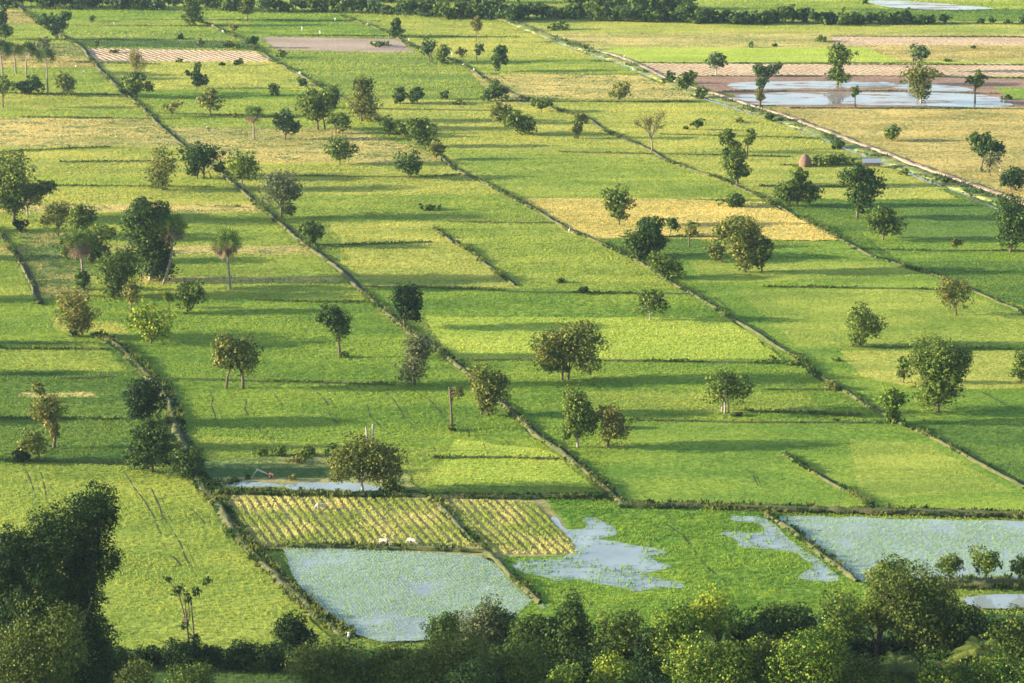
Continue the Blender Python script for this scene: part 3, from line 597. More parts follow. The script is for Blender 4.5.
def bare(x, yb, top, wd, label, col=(.20, .15, .12), st='R', nleaf=.25, name='bare_tree', bark=None, group=None):
    SEED[0] += 1; r = np.random.RandomState(SEED[0]); X, Y, _ = unp(x, yb); s = scale_at(yb); h = (yb - top) / (s * CP); W = wd / 2 / s
    e = empty(name, (X, Y, 0), label, 'tree', group); mb = MB(); tips = []
    def br(p, d, ln, rad, dep):
        q = p + d * ln; m = p + d * ln * .5 + r.randn(3) * ln * .06; mb.tube([p, m, q], [rad, rad * .8, rad * .6], 5 if dep < 2 else 4, cap=False); tips.append(q)
        if dep >= 5: return
        for k in range(3 if dep < 4 else 2):
            nd = d + r.randn(3) * .5 * np.array([1, 1, .5]) + [0, 0, .18]; nd /= np.linalg.norm(nd); br(q if k else m, nd, ln * r.uniform(.62, .8), rad * .6, dep + 1)
    br(np.array([0, 0, -.3]), np.array([0, 0, 1.]), h * .3, h * .025, 0)
    V = np.array(mb.v); V[:, 2] *= h / V[:, 2].max(); mx = np.percentile(abs(V[:, 0]), 98); V[:, :2] *= W / mx if mx > 0 else 1
    k = V[:, 2] < h * .2; V[k, :2] *= min(1.0, max(mx / W, .5)) if W < mx else 1
    mb.v = [tuple(p) for p in V]; mb.build('trunk', bark or M_BARK, e)
    if nleaf:
        T = np.array(tips[4:]); T[:, 2] *= h / max(1e-3, np.array(tips)[:, 2].max()); T[:, :2] *= W / mx
        n = int(len(T) * 10 * nleaf); P = T[r.randint(len(T), size=n)] + r.randn(n, 3) * h * .035; lf = max(.2, 1.3 / s)
        u = r.randn(n, 3); u /= np.linalg.norm(u, axis=1)[:, None]; v = np.cross(u, r.randn(n, 3)); v /= np.linalg.norm(v, axis=1)[:, None]
        Vv = np.stack([P - u * lf * .5, P + v * lf * .3, P + u * lf * .5, P - v * lf * .3], 1).reshape(-1, 3)
        c3 = np.array(ST[st]['c']); cc = np.repeat(c3[r.randint(3, size=n)], 4, 0); npmesh('crown', Vv, 4, np.arange(len(Vv)), M_LEAF, col=cc, parent=e)
    return e
def sugar_palm(x, yb, cx, cy, rad_px, label, dead=.5, base_skirt=False, group='sugar palms of the farmland', curve=0, cols=None):
    SEED[0] += 1; r = np.random.RandomState(SEED[0]); X, Y, _ = unp(x, yb); s = scale_at(yb)
    hx = (cx - x) / s; hz = (yb - cy) / (s * CP); R = rad_px / s * 1.3
    e = empty('sugar_palm', (X, Y, 0), label, 'palm', group); mb = MB()
    n = 9; pts = [(hx * (t ** 1.3) + curve / s * math.sin(math.pi * t) , 0, -.3 + (hz + .3) * t) for t in np.linspace(0, 1, n)]
    mb.tube(pts, [.42 - .18 * t for t in np.linspace(0, 1, n)], 8); mb.build('trunk', M_PALMB, e)
    def fronds(nf, zlo, zhi, c3, name, rr):
        V = []; Fi = []; C = []
        for k in range(nf):
            z_ = r.uniform(zlo, zhi); a = r.rand() * 2 * math.pi; q = math.sqrt(max(0, 1 - z_ * z_)); d = np.array([q * math.cos(a), q * math.sin(a), z_])
            pet = d * R * r.uniform(.38, .6) * rr; c0 = np.array([hx, 0, hz]) + pet
            sd = np.cross(d, [0, 0, 1]); sd /= np.linalg.norm(sd) + 1e-6; nn = np.cross(sd, d)
            tilt = r.uniform(-1.5, 1.5); sd2 = sd * math.cos(tilt) + nn * math.sin(tilt); nn2 = np.cross(sd2, d); L_ = R * r.uniform(.42, .58) * rr
            base = np.array([hx, 0, hz]); col = c3[r.randint(3)] * r.uniform(.8, 1.2)
            k0 = len(V); V += [base - sd2 * .05, base + sd2 * .05, c0 + sd2 * .05, c0 - sd2 * .05]; Fi.append((k0, k0 + 1, k0 + 2, k0 + 3)); C += [col] * 4
            m = 11
            for j in range(m):
                t = (j / (m - 1) - .5) * math.radians(215); t2 = t + math.radians(8)
                for_ = lambda tt, l: c0 + (d * math.cos(tt) + sd2 * math.sin(tt)) * l + nn2 * (abs(math.sin(tt)) * .22 * l) + np.array([0, 0, -.12 * l * (l / L_)])
                k0 = len(V); V += [c0, for_(t - .08, L_ * .6), for_(t, L_ * r.uniform(.85, 1.05)), for_(t + .10, L_ * .6)]; Fi.append((k0, k0 + 1, k0 + 2, k0 + 3)); C += [col] * 4
        npmesh(name, V, 4, np.array(Fi), M_LEAF, col=np.array(C), parent=e)
    g3 = np.array(cols if cols else [(.03, .075, .015), (.07, .13, .025), (.15, .21, .045)])
    fronds(38, -.35, 1, g3, 'crown', 1.0)
    if dead: fronds(int(26 * dead), -1, -.25, np.array([(.12, .08, .05), (.20, .14, .09), (.28, .21, .15)]), 'dead_fronds', .95)
    return e
def coconut(x, yb, cx, cy, L_px, label, nf=18):
    SEED[0] += 1; r = np.random.RandomState(SEED[0]); X, Y, _ = unp(x, yb); s = scale_at(yb); hx = (cx - x) / s; hz = (yb - cy) / (s * CP); L_ = L_px / s
    e = empty('coconut_palm', (X, Y, 0), label, 'palm', 'coconut palms at the bottom edge'); mb = MB()
    mb.tube([(hx * t, 0, -.3 + (hz + .3) * t) for t in np.linspace(0, 1, 6)], [.28 - .1 * t for t in np.linspace(0, 1, 6)], 7); mb.build('trunk', M_BARK, e)
    V = []; C = []
    for k in range(nf):
        a = r.rand() * 2 * math.pi; el = r.uniform(.1, 1.35); d = np.array([math.cos(a) * math.cos(el), math.sin(a) * math.cos(el), math.sin(el)]); h = np.array([math.cos(a), math.sin(a), 0]); col = np.array([(.05, .09, .02), (.09, .13, .025), (.16, .18, .04)][r.randint(3)])
        sd = np.array([-math.sin(a), math.cos(a), 0]); P = []
        for t in np.linspace(0, 1, 16): P.append(np.array([hx, 0, hz]) + d * L_ * t + h * L_ * .25 * t * t + np.array([0, 0, -.75 * L_ * t * t * (.6 + .4 * math.cos(el))]))
        for i in range(15):
            wv = L_ * .30 * math.sin(math.pi * min(1, (i + 1.5) / 16)) ** .6; T = P[i + 1] - P[i]
            V += [P[i] - sd * .04, P[i] + sd * .04, P[i + 1] + sd * .03, P[i + 1] - sd * .03]; C += [col] * 4
            for sg in (-1, 1):
                for q in (0, .5):
                    b = P[i] + T * q; tip = b + sd * sg * wv * r.uniform(.8, 1.1) + T * .7 + np.array([0, 0, -.35 * wv]); V += [b, b + T * .28, tip, tip - T * .1]; C += [col * r.uniform(.85, 1.2)] * 4
    npmesh('crown', V, 4, np.arange(len(V)), M_LEAF, col=np.array(C), parent=e); return e
def banana(x, yb, cx, cy, L_px, label, nf=9):
    SEED[0] += 1; r = np.random.RandomState(SEED[0]); X, Y, _ = unp(x, yb); s = scale_at(yb); hx = (cx - x) / s; hz = (yb - cy) / (s * CP); L_ = L_px / s
    e = empty('banana_plant', (X, Y, 0), label, 'plant', 'banana plants at the bottom edge'); mb = MB(); mb.tube([(0, 0, -.2), (hx * .5, 0, hz * .5), (hx, 0, hz)], [.2, .17, .1], 7); mb.build('stem', M_BANK, e)
    V = []; C = []
    for k in range(nf):
        a = k * 2.4 + r.rand(); el = r.uniform(.5, 1.3); d = np.array([math.cos(a) * math.cos(el), math.sin(a) * math.cos(el), math.sin(el)]); sd = np.array([-math.sin(a), math.cos(a), 0]); col = np.array([(.14, .22, .03), (.24, .32, .05), (.34, .38, .08)][r.randint(3)])
        P = [np.array([hx, 0, hz]) + d * L_ * t + np.array([0, 0, -.55 * L_ * t * t]) for t in np.linspace(0, 1, 9)]
        for i in range(8):
            w0 = L_ * .14 * math.sin(math.pi * (.08 + i / 8 * .9)); w1 = L_ * .14 * math.sin(math.pi * (.08 + (i + 1) / 8 * .9))
            for sg in (-1, 1): V += [P[i], P[i] + sd * sg * w0 + [0, 0, w0 * .4], P[i + 1] + sd * sg * w1 + [0, 0, w1 * .4], P[i + 1]]; C += [col] * 4
    npmesh('leaves', V, 4, np.arange(len(V)), M_LEAF, col=np.array(C), parent=e); return e
T = tree
# ---- top left
T(5, 40, [(-5, 10, 10, 27), (-3, 15, 24, 38)], 'D', 'dark two-lobed tree cut by the left edge, above the row of sugar palms')
T(58, 40, [(38, 54, 13, 26), (60, 74, 9, 22), (46, 68, 14, 38)], 'F', 'grey-green many-lobed tree with a pale trunk at the end of the dark grass strip', bark=M_PALE)
bush(92, 22, 8, 7, 'F', 'small lone round bush in the far green field right of the many-lobed tree')
T(190, 26, [(180, 204, -5, 10), (176, 207, 6, 24)], 'G', 'big broad-skirted tree standing before the far tree line, top left')
T(247, 21, [(240, 254, -6, 6), (237, 256, 2, 16)], 'O', 'pale brownish cone-shaped tree before the far tree line')
T(233, 33, [(227, 240, 24, 30)], 'R', 'small reddish flat-topped tree beside the thin ditch at far left')
bush(228, 48, 10, 9, 'G', 'dark bush next to a paler bush above the ploughed field')
bush(237, 50, 9, 9, 'L', 'pale green bush beside the dark bush above the ploughed field')
T(254, 48, [(248, 260, 34, 46)], 'D', 'small dark green tree at the upper right corner of the ploughed field')
T(200, 48, [(195, 206, 38, 47)], 'S', 'thin see-through sapling tree behind the ploughed field')
bush(181, 39, 11, 4, 'U', 'low dark double shrub in the far green field above the ploughed field')
bush(97, 47, 5, 9, 'O', 'small shaggy stump-like bush on the dark grass strip above the ploughed field')
bush(239, 66, 9, 7, 'D', 'dark round bush on the lower right edge of the ploughed field')
bush(223, 66, 7, 4, 'U', 'low dark bush just left of the round one on the edge of the ploughed field')
bush(180, 63, 7, 5, 'G', 'green bush in the middle of the ploughed field')
bush(114, 53, 13, 3, 'G', 'flat green weed clump at the left end of the ploughed field')
T(42, 62, [(34, 51, 36, 60)], 'S', 'thin olive feathery tree behind the rightmost palm of the palm row', trunks=[38, 46])
sugar_palm(3, 80, 2, 51, 10, 'sugar palm at the left frame edge, first of the row of four', .15, cols=[(.02, .05, .012), (.04, .085, .018), (.08, .13, .03)])
sugar_palm(16, 74, 15, 51, 9, 'sugar palm second from the left in the row of four', .15, cols=[(.02, .05, .012), (.04, .085, .018), (.08, .13, .03)])
sugar_palm(26, 76, 28, 52, 9.5, 'sugar palm third from the left in the row of four', .15, cols=[(.02, .05, .012), (.04, .085, .018), (.08, .13, .03)])
sugar_palm(48, 95, 48, 58, 9.5, 'dark round-headed sugar palm at the right end of the row of four', 0, cols=[(.015, .045, .012), (.03, .07, .018), (.06, .11, .03)])
T(28, 95, [(14, 30, 76, 94), (26, 43, 73, 95)], 'D', 'wide dark bushy tree at the foot of the palm row', fork=.2)
T(64, 96, [(54, 77, 70, 95)], 'O', 'olive rounded tree just right of the tall dark-headed palm')
T(3, 108, [(-6, 13, 76, 98)], 'G', 'olive-green tree cut by the left edge below the palm row')
T(137, 98, [(124, 146, 69, 97), (144, 157, 80, 93), (117, 128, 84, 96)], 'G', 'dark bushy tree beside the long ditch with bare twigs above its top')
bare(137, 97, 49, 18, 'leafless pale twigs of a dead tree rising out of the dark bushy tree', name='dead_tree', nleaf=.5)
T(197, 89, [(191, 203, 63, 76), (184, 194, 71, 77), (199, 209, 74, 87), (191, 202, 76, 88)], 'D', 'dark ragged tree with gaps in its crown below the ploughed field')
T(172, 117, [(161, 183, 101, 112)], 'R', 'small dome-topped brownish tree, left of a larger tan one')
T(211, 117, [(196, 225, 90, 112)], 'O', 'tan-green dome-topped tree in the bright field below the ragged dark tree')
bush(235, 118, 7, 5, 'O', 'small brownish bush on the bund right of the tan-green tree')
sugar_palm(254, 140, 254, 115, 9, 'young sugar palm with a tight dark head, standing alone in the straw-coloured field', .5)
bush(274, 96, 13, 16, 'G', 'dark green bush with fan-like tips above the young sugar palm')
T(163, 190, [(148, 178, 147, 189)], 'O', 'olive-brown tree with foliage down to the ground, left of the dark umbrella-shaped trees', fork=.2)
T(204, 179, [(182, 227, 142, 166), (183, 200, 158, 178), (213, 226, 160, 174)], 'D', 'dark umbrella-shaped tree on several trunks beside the long ditch', trunks=[197, 211])
T(243, 190, [(225, 262, 152, 178)], 'L', 'pale green airy tree right of the dark umbrella-shaped tree', bark=M_PALE)
T(14, 222, [(-8, 34, 148, 200), (-8, 24, 180, 218)], 'G', 'large dark green tree at the left edge in the middle distance')
T(28, 218, [(14, 46, 177, 206), (36, 61, 178, 200)], 'O', 'brownish broad tree leaning over the left-edge dark tree', bark=M_PALE)
bush(20, 232, 14, 15, 'U', 'small dark bush at the foot of the left-edge trees')
T(58, 237, [(40, 72, 200, 230)], 'O', 'olive tree left of the tree clump with palms')
T(85, 240, [(70, 97, 200, 236)], 'G', 'grey-green tree behind the shaggy palm of the clump')
T(92, 262, [(60, 84, 226, 262), (84, 114, 224, 246), (90, 112, 240, 264)], 'G', 'layered dark tree around the trunk of the shaggy palm')
sugar_palm(84, 290, 82, 243, 14, 'shaggy sugar palm with a skirt of dead fronds at the left of the tree clump', 1.0, group=None)
bush(84, 290, 23, 22, 'G', 'dark green bush around the foot of the shaggy palm')
T(150, 281, [(122, 158, 197, 240), (132, 178, 212, 262), (140, 172, 240, 279), (150, 178, 200, 230)], 'D', 'tallest dark tree at the heart of the clump, with a pale trunk showing', bark=M_PALE)
T(119, 297, [(98, 140, 238, 292), (104, 130, 270, 296)], 'G', 'mid-green rounded tree with foliage to the ground in front of the tall dark tree', fork=.2)
bush(161, 282, 26, 35, 'U', 'very dark bush under the curved palm')
sugar_palm(163, 284, 173, 228, 14, 'sugar palm with a curved leaning trunk at the right of the tree clump', 1.0, curve=5, group=None)
T(131, 314, [(123, 142, 278, 303)], 'R', 'small brownish tree in front of the clump')
sugar_palm(230, 290, 228, 244, 13.5, 'lone sugar palm in the open green field right of the tree clump', 1.0, group=None)
T(79, 338, [(57, 101, 292, 326), (66, 94, 310, 334)], 'R', 'orange-brown spreading tree with a green bush at its foot')
bush(75, 337, 16, 12, 'D', 'green bush at the foot of the orange-brown tree')
T(151, 344, [(130, 177, 304, 340)], 'Y', 'bright yellow-green open tree right of the orange-brown tree', leafpx=2.6)
T(187, 313, [(176, 205, 276, 308)], 'G', 'dark olive tree right of the small brownish tree')
bare(169, 309, 292, 10, 'thin small sapling left of the dark olive tree', st='Y', nleaf=1.5, name='sapling')
T(243, 389, [(216, 246, 328, 366), (232, 260, 332, 374), (212, 232, 346, 372)], 'O', 'olive and brown double-stemmed tree below the lone palm', trunks=[226])
T(281, 218, [(259, 304, 171, 210), (262, 290, 172, 190), (284, 308, 182, 206)], 'S', 'twiggy grey-green tree with a spiky outline beside the long ditch', leafpx=2.0)
bush(289, 218, 17, 17, 'G', 'round bush at the foot of the twiggy tree')
T(315, 247, [(297, 330, 220, 241)], 'D', 'dark flat-bottomed round tree on the long ditch below the twiggy tree')
T(404, 329, [(387, 423, 284, 316), (392, 424, 300, 324)], 'U', 'dense blackish-green tree beside the long ditch', fork=.2)
T(340, 358, [(318, 342, 300, 334), (326, 352, 312, 338)], 'D', 'dark narrow tree on a tall trunk with weeds at its foot')
bush(345, 358, 14, 8, 'G', 'weeds at the foot of the narrow dark tree')
T(409, 179, [(393, 424, 151, 176)], 'D', 'dark round tree beside the second long ditch, alone')
bush(431, 211, 32, 6, 'D', 'long low dark shrub lying in the open field')
bush(458, 246, 14, 5, 'G', 'small bush on the short ditch')
# ---- top middle
T(396, 38, [(391, 402, 15, 28), (388, 404, 24, 36)], 'D', 'dark cone-shaped tree at the right end of the pink fallow field')
bare(476, 43, 18, 10, 'slender bare reddish tree near the far tree line', nleaf=.8)
T(430, 63, [(420, 437, 38, 58)], 'F', 'grey-green tree, left one of a close pair', trunks=[432])
T(439, 64, [(434, 452, 42, 62)], 'G', 'dark green tree, right one of a close pair')
T(461, 62, [(454, 468, 47, 57)], 'R', 'small round reddish-brown tree right of the close pair')
T(477, 62, [(472, 486, 44, 55)], 'F', 'small blue-green tree with a thin trunk between the reddish tree and the big dark one')
T(495, 72, [(487, 512, 45, 64), (490, 503, 58, 70)], 'D', 'dark green tree with lobes at both sides, right of the small blue-green tree')
bush(303, 86, 13, 9, 'D', 'dark bush on the ditch left of the large twin-trunked tree', )
bush(281, 58, 13, 8, 'G', 'small spiky bush right of the ploughed field')
T(318, 130, [(299, 326, 84, 118), (320, 344, 84, 112), (304, 336, 100, 122)], 'G', 'large broad tree on two trunks left of the tall brown tree', trunks=[325])
T(336, 134, [(328, 351, 108, 131)], 'G', 'small light green tree in front of the large two-trunked tree')
T(285, 140, [(274, 294, 106, 130), (288, 302, 120, 136)], 'F', 'open-crowned grey-green tree left of the large two-trunked tree')
T(362, 122, [(354, 376, 73, 100), (347, 381, 92, 121)], 'O', 'tall brown-olive tree with a stacked crown', fork=.2)
T(400, 104, [(389, 410, 87, 103)], 'D', 'dark bush-like tree, left of two touching ones', fork=.2)
T(418, 104, [(406, 426, 86, 104)], 'D', 'dark bush-like tree, right of two touching ones', fork=.2)
bush(443, 100, 11, 12, 'D', 'small dark round bush right of the touching pair')
bush(459, 105, 18, 5, 'O', 'low brown scrub right of the small dark round bush')
T(495, 101, [(477, 512, 83, 100)], 'D', 'dense dark dome-shaped bushy tree in the straw-coloured field', fork=.2)
T(340, 165, [(324, 355, 137, 161)], 'G', 'round dark tree alone in the straw-coloured field below the large two-trunked tree')
T(388, 135, [(378, 397, 114, 134)], 'G', 'round dark tree at the upper end of the tree chain on the ditch')
T(401, 137, [(393, 410, 121, 136)], 'G', 'small round tree second in the tree chain on the ditch')
T(422, 147, [(406, 428, 114, 134), (412, 437, 120, 146)], 'G', 'largest tree in the chain on the ditch')
T(437, 160, [(425, 447, 140, 158)], 'O', 'olive scrubby tree at the lower end of the chain on the ditch', fork=.2)
T(500, 124, [(488, 513, 102, 122)], 'O', 'olive tree behind the wide green bush tree')
T(520, 135, [(504, 526, 107, 134), (510, 541, 114, 135)], 'G', 'wide green bush-like tree below the dense dome-shaped one', fork=.2)
T(541, 112, [(532, 551, 96, 111)], 'G', 'grey-green round bushy tree right of the dense dome-shaped one', fork=.2)
T(575, 139, [(570, 593, 112, 122), (569, 582, 122, 138)], 'O', 'thin brown flat-topped tree over a small green bush')
T(618, 102, [(608, 630, 79, 101)], 'O', 'brown-green dome tree alone in the straw-coloured field, upper middle')
bare(651, 153, 112, 33, 'leafless pinkish-grey tree in the bright field', nleaf=.5, bark=simple('pinkish_bark', (.12, .09, .075), (.20, .155, .13), 3))
T(697, 131, [(691, 703, 116, 130)], 'D', 'small dark pointed tree right of the leafless tree')
bush(686, 130, 5, 5, 'D', 'tiny dark bush left of the small pointed tree')
T(716, 77, [(707, 728, 48, 70)], 'F', 'blue-green tree with a pale thin trunk above the road', bark=M_PALE)
T(668, 84, [(661, 677, 69, 83)], 'D', 'dark tree first in the row along the dirt road')
T(686, 93, [(674, 690, 72, 90), (686, 699, 70, 84)], 'G', 'larger green tree second in the row along the dirt road')
T(701, 99, [(692, 710, 84, 98)], 'G', 'small green tree third in the row along the dirt road')
T(760, 109, [(751, 768, 63, 78), (754, 766, 74, 92), (764, 783, 64, 76)], 'F', 'blue-green flat-topped tree on a thin trunk at the left of the flooded field')
bare(760, 109, 90, 8, 'small dry bush at the foot of the flat-topped tree by the flooded field', nleaf=.6)
T(737, 187, [(716, 732, 127, 150), (719, 745, 140, 168), (722, 748, 160, 186)], 'G', 'irregular tall tree with sparse brownish upper branches', minleaf=.3)
T(747, 160, [(743, 757, 128, 146)], 'G', 'thin branch-like small tree right of the irregular tall tree')
bush(734, 207, 30, 14, 'D', 'dark wide bush on the upper edge of the golden field')
# ---- top right
T(838, 86, [(825, 852, 43, 66), (828, 848, 62, 84)], 'G', 'tall dark column-like tree standing on the flooded field')
T(855, 108, [(849, 860, 83, 97)], 'Y', 'small thin young tree on the flooded field edge')
T(913, 72, [(904, 931, 44, 60)], 'F', 'grey flat-crowned tree behind the yellowish one on the flooded field')
T(921, 104, [(898, 934, 64, 84), (908, 932, 78, 102)], 'O', 'yellowish-olive tree in the middle of the flooded field', bark=M_PALE)
T(975, 104, [(966, 986, 70, 87)], 'G', 'umbrella-shaped small tree on a tall trunk at the right of the flooded field')
T(892, 142, [(883, 900, 123, 141)], 'G', 'small oval dark green tree alone in the dry yellow field', fork=.2)
T(981, 173, [(967, 994, 133, 158), (984, 1005, 140, 160)], 'D', 'dark broad tree at the right of the dry yellow field, behind a paler one')
T(990, 177, [(979, 1004, 148, 170)], 'S', 'pale twiggy tree in front of the dark broad tree near the right edge', bark=M_BARK)
T(1011, 192, [(997, 1032, 168, 190)], 'U', 'low very dark tree at the right edge beside the dirt road', fork=.2)
bush(974, 49, 5, 6, 'D', 'tiny round bush in the far tan field at right')
bush(835, 165, 44, 12, 'G', 'line of green bushes between the haystack and the shed')
bush(838, 149, 20, 11, 'D', 'dark green bush between canal and dirt road above the shed')
bush(770, 122, 12, 12, 'G', 'dark bush on the road verge at the left corner of the dry yellow field')
bush(740, 183 - 60, 10, 6, 'O', 'brown bush on the canal verge')
bush(904, 176, 12, 8, 'G', 'green bush on the canal verge right of the shed')
bush(946, 184, 9, 10, 'D', 'dark bush on the canal verge near the right edge')
T(797, 207, [(788, 806, 163, 190), (772, 796, 180, 206), (796, 820, 177, 206)], 'G', 'dense bluish-green drooping tree left of two tall leafy trees', fork=.2)
T(857, 219, [(838, 872, 163, 190), (848, 884, 170, 198), (844, 872, 185, 212)], 'D', 'tall ragged dark-green tree on a reddish trunk', leafpx=2.4)
T(883, 241, [(864, 890, 200, 230), (874, 903, 206, 240)], 'G', 'rounded olive-green tree right of and below the tall ragged one', fork=.2)
T(1010, 253, [(994, 1030, 194, 246)], 'D', 'tall dark egg-shaped tree at the right edge')
bare(957, 252, 238, 10, 'thin leafless sapling in the green field left of the egg-shaped tree', nleaf=.4, name='sapling')
T(956, 316, [(930, 972, 277, 306)], 'R', 'orange-tinted sparse tree with a leaning trunk at right')
T(860, 348, [(841, 881, 305, 344)], 'G', 'round dark tree alone in the right-hand green field')
# ---- middle
T(619, 226, [(603, 633, 185, 212), (611, 627, 205, 222)], 'G', 'oval tree standing in the golden field')
T(648, 258, [(632, 667, 213, 240), (622, 656, 232, 262), (645, 668, 230, 252)], 'D', 'big dark tree on the ditch at the golden field edge')
T(670, 236, [(664, 680, 215, 232)], 'G', 'small dark crown right behind the big dark tree')
T(664, 279, [(647, 670, 252, 272), (655, 685, 254, 278)], 'G', 'green bushy tree just below the big dark tree on the ditch', fork=.2)
T(689, 248, [(680, 700, 222, 238)], 'R', 'small sparse brownish tree at the lower edge of the golden field')
T(722, 263, [(704, 728, 240, 260)], 'O', 'small brownish tree at the left of the broad grey-green group')
T(745, 273, [(716, 762, 212, 250), (730, 766, 226, 270), (712, 730, 220, 240)], 'O', 'broad grey-green tree below the golden field')
T(762, 273, [(752, 771, 234, 271)], 'D', 'dark tree at the right side of the broad grey-green tree', fork=.2)
T(650, 321, [(634, 667, 289, 314)], 'G', 'small round tree on a short pale trunk in the open green field', bark=M_PALE)
bush(562, 283, 15, 6, 'D', 'small low bush in the pale green field, upper left of another')
bush(586, 294, 16, 8, 'D', 'small low bush on the bund left of the round tree')
T(568, 381, [(534, 572, 324, 366), (556, 602, 319, 372), (536, 566, 348, 374)], 'O', 'broad dark mango-like tree on two trunks in the middle of the picture', trunks=[562])
T(578, 448, [(562, 592, 387, 430), (566, 600, 400, 438), (562, 572, 420, 446)], 'G', 'dark green tree, left one of a touching pair', bark=M_PALE)
T(607, 449, [(596, 616, 398, 430), (598, 634, 414, 444)], 'R', 'orange-tinged tree, right one of a touching pair')
T(725, 414, [(708, 750, 368, 404)], 'G', 'umbrella-shaped tree on several white trunks', trunks=[722, 729], bark=M_PALE)
bush(735, 417, 18, 6, 'O', 'dry scrub around the foot of the white-trunked tree')
T(938, 413, [(904, 956, 336, 380), (920, 977, 344, 388), (914, 964, 370, 406)], 'G', 'largest dark dome-shaped tree on the right of the picture')
T(903, 384, [(898, 912, 350, 380)], 'G', 'slim dark green tree touching the left side of the largest dome tree')
T(891, 424, [(876, 906, 386, 408), (884, 900, 404, 422)], 'L', 'small light green tree beside the diagonal ditch left of the dome tree')
T(1021, 384, [(1011, 1036, 350, 382)], 'G', 'dark tree cut by the right edge beside the largest dome tree', fork=.2)
bush(834, 391, 20, 10, 'R', 'reddish bush on the diagonal ditch')
bush(773, 362, 12, 6, 'G', 'green bush on the diagonal ditch, upper one of three'); bush(794, 366, 15, 6, 'G', 'green bush on the diagonal ditch, middle one of three'); bush(838, 362, 10, 6, 'G', 'small green bush just right of the diagonal ditch')
bush(836, 423, 6, 6, 'D', 'tiny dark bush alone in the green field left of the small light tree')
T(415, 386, [(401, 432, 330, 356), (398, 430, 352, 386), (408, 438, 336, 360)], 'S', 'grey-olive feathery tree with foliage to the ground beside the long ditch', fork=.3, leafpx=2.0)
T(488, 416, [(466, 500, 361, 400), (482, 513, 372, 404), (474, 500, 390, 414)], 'O', 'olive open-crowned tree beside the long ditch, right of the vine-covered stump', trunks=[481])
T(452, 430, [(451, 464, 379, 398)], 'R', 'vine-covered dead stump with a thin leafy top', fork=.85)
bush(452, 432, 12, 8, 'O', 'dry scrub at the foot of the vine-covered stump')
T(363, 493, [(326, 366, 440, 480), (350, 406, 440, 484), (340, 392, 434, 470)], 'O', 'large spreading olive tree leaning over the small pond', bark=M_PALE)
mbs = MB(); X0, Y0, _ = unp(370, 452); 
mbs.tube([(0, 0, 0), (-.5, 0, 2.6), (-.8, 0, 5.6)], [.35, .3, .18], 7); mbs.tube([(0, .1, 0), (.5, 0, 3.0), (.7, 0, 6.2)], [.32, .3, .2], 7); mbs.tube([(.5, 0, 3.), (0, 0, 4.8)], [.2, .1], 6)
ds = mbs.build('dead_tree', M_PALE, loc=(X0, Y0, 0)); tag(ds, 'pale forked dead trunk standing behind the spreading olive tree', 'tree')
bush(392, 492, 22, 14, 'L', 'yellow-green bush at the right end of the small pond'); bush(381, 494, 16, 6, 'D', 'dark low bush at the root of the spreading olive tree')
for x_, w__, h__, s_, d_ in ((262, 16, 10, 'G', 'green bush at the left end of the row behind the small pond'), (280, 18, 13, 'G', 'second green bush of the row behind the small pond'), (307, 20, 14, 'G', 'third bush from the left of the row behind the small pond'), (333, 20, 15, 'D', 'dark bush at the right end of the row behind the small pond')):
    bush(x_, 457, w__, h__, s_, d_)
bush(300, 463, 30, 7, 'R', 'low reddish weeds in front of the bushes behind the small pond'); bush(294, 482, 12, 8, 'O', 'small tan bush on the rim of the small pond')
bush(230, 484, 50, 6, 'D', 'long dark weed bank along the far rim of the small pond'); bush(318, 494, 60, 4, 'L', 'low bright weeds on the near rim of the small pond')
# ---- left middle
T(54, 449, [(34, 48, 378, 396), (34, 66, 392, 426), (44, 62, 414, 438)], 'R', 'rusty-green layered tall tree at left')
T(39, 463, [(20, 52, 428, 454)], 'O', 'lower olive tree just left of the rusty layered tree')
bush(22, 462, 24, 14, 'U', 'dark bush at the foot of the rusty layered tree')
T(144, 424, [(122, 158, 373, 404), (124, 168, 380, 412), (126, 158, 400, 424)], 'U', 'dense blackish-green tree at the top of a vertical group of three')
T(153, 473, [(130, 178, 420, 470), (134, 166, 416, 440)], 'D', 'rounded dark green tree in the middle of a vertical group of three', fork=.2)
T(190, 478, [(176, 204, 445, 476)], 'D', 'smaller round tree at the lower right of a vertical group of three', fork=.2)
bush(134, 434, 9, 6, 'U', 'tiny dark bush just left of the vertical group of three')
# shade-casting trees just outside the left edge stand where their shadows enter the picture
for i, (x_, y_, h_) in enumerate(((-45, 300, 34), (-70, 345, 36), (-40, 375, 28), (-60, 422, 36), (-35, 462, 34), (-35, 232, 26), (-50, 258, 30))):
    T(x_, y_, [(x_ - 16, x_ + 16, y_ - h_, y_ - 6)], 'G', 'tree standing left of the frame', group='trees left of the frame', leafpx=4)
# ---- bottom left
T(30, 745, [(36, 92, 502, 566), (-12, 44, 518, 590), (6, 96, 540, 640), (-20, 66, 580, 690)], 'U', label='very large dark tree filling the bottom-left corner', minleaf=.3, leafpx=2.0)
T(84, 735, [(78, 128, 480, 532), (70, 124, 515, 580), (72, 110, 556, 606), (56, 114, 588, 645), (40, 110, 632, 700)], 'U', fill=False, label= 'tall dark tree with a high dense top right of the corner tree', minleaf=.3)
T(60, 770, [(24, 92, 590, 690), (-10, 60, 610, 720)], 'W', 'olive-tinted tree in front of the large dark corner tree', minleaf=.3)
T(190, 664, [(165, 177, 572, 582), (174, 190, 580, 596), (192, 207, 583, 596), (202, 217, 575, 584), (184, 196, 590, 602), (181, 188, 616, 632), (192, 202, 626, 650)], 'V', 'slender sparse tree with leaf clusters on a forked bare stem over the dark hedge', name='sparse_tree', trunks=[195], fill=False, fork=.62, leafpx=1.8)
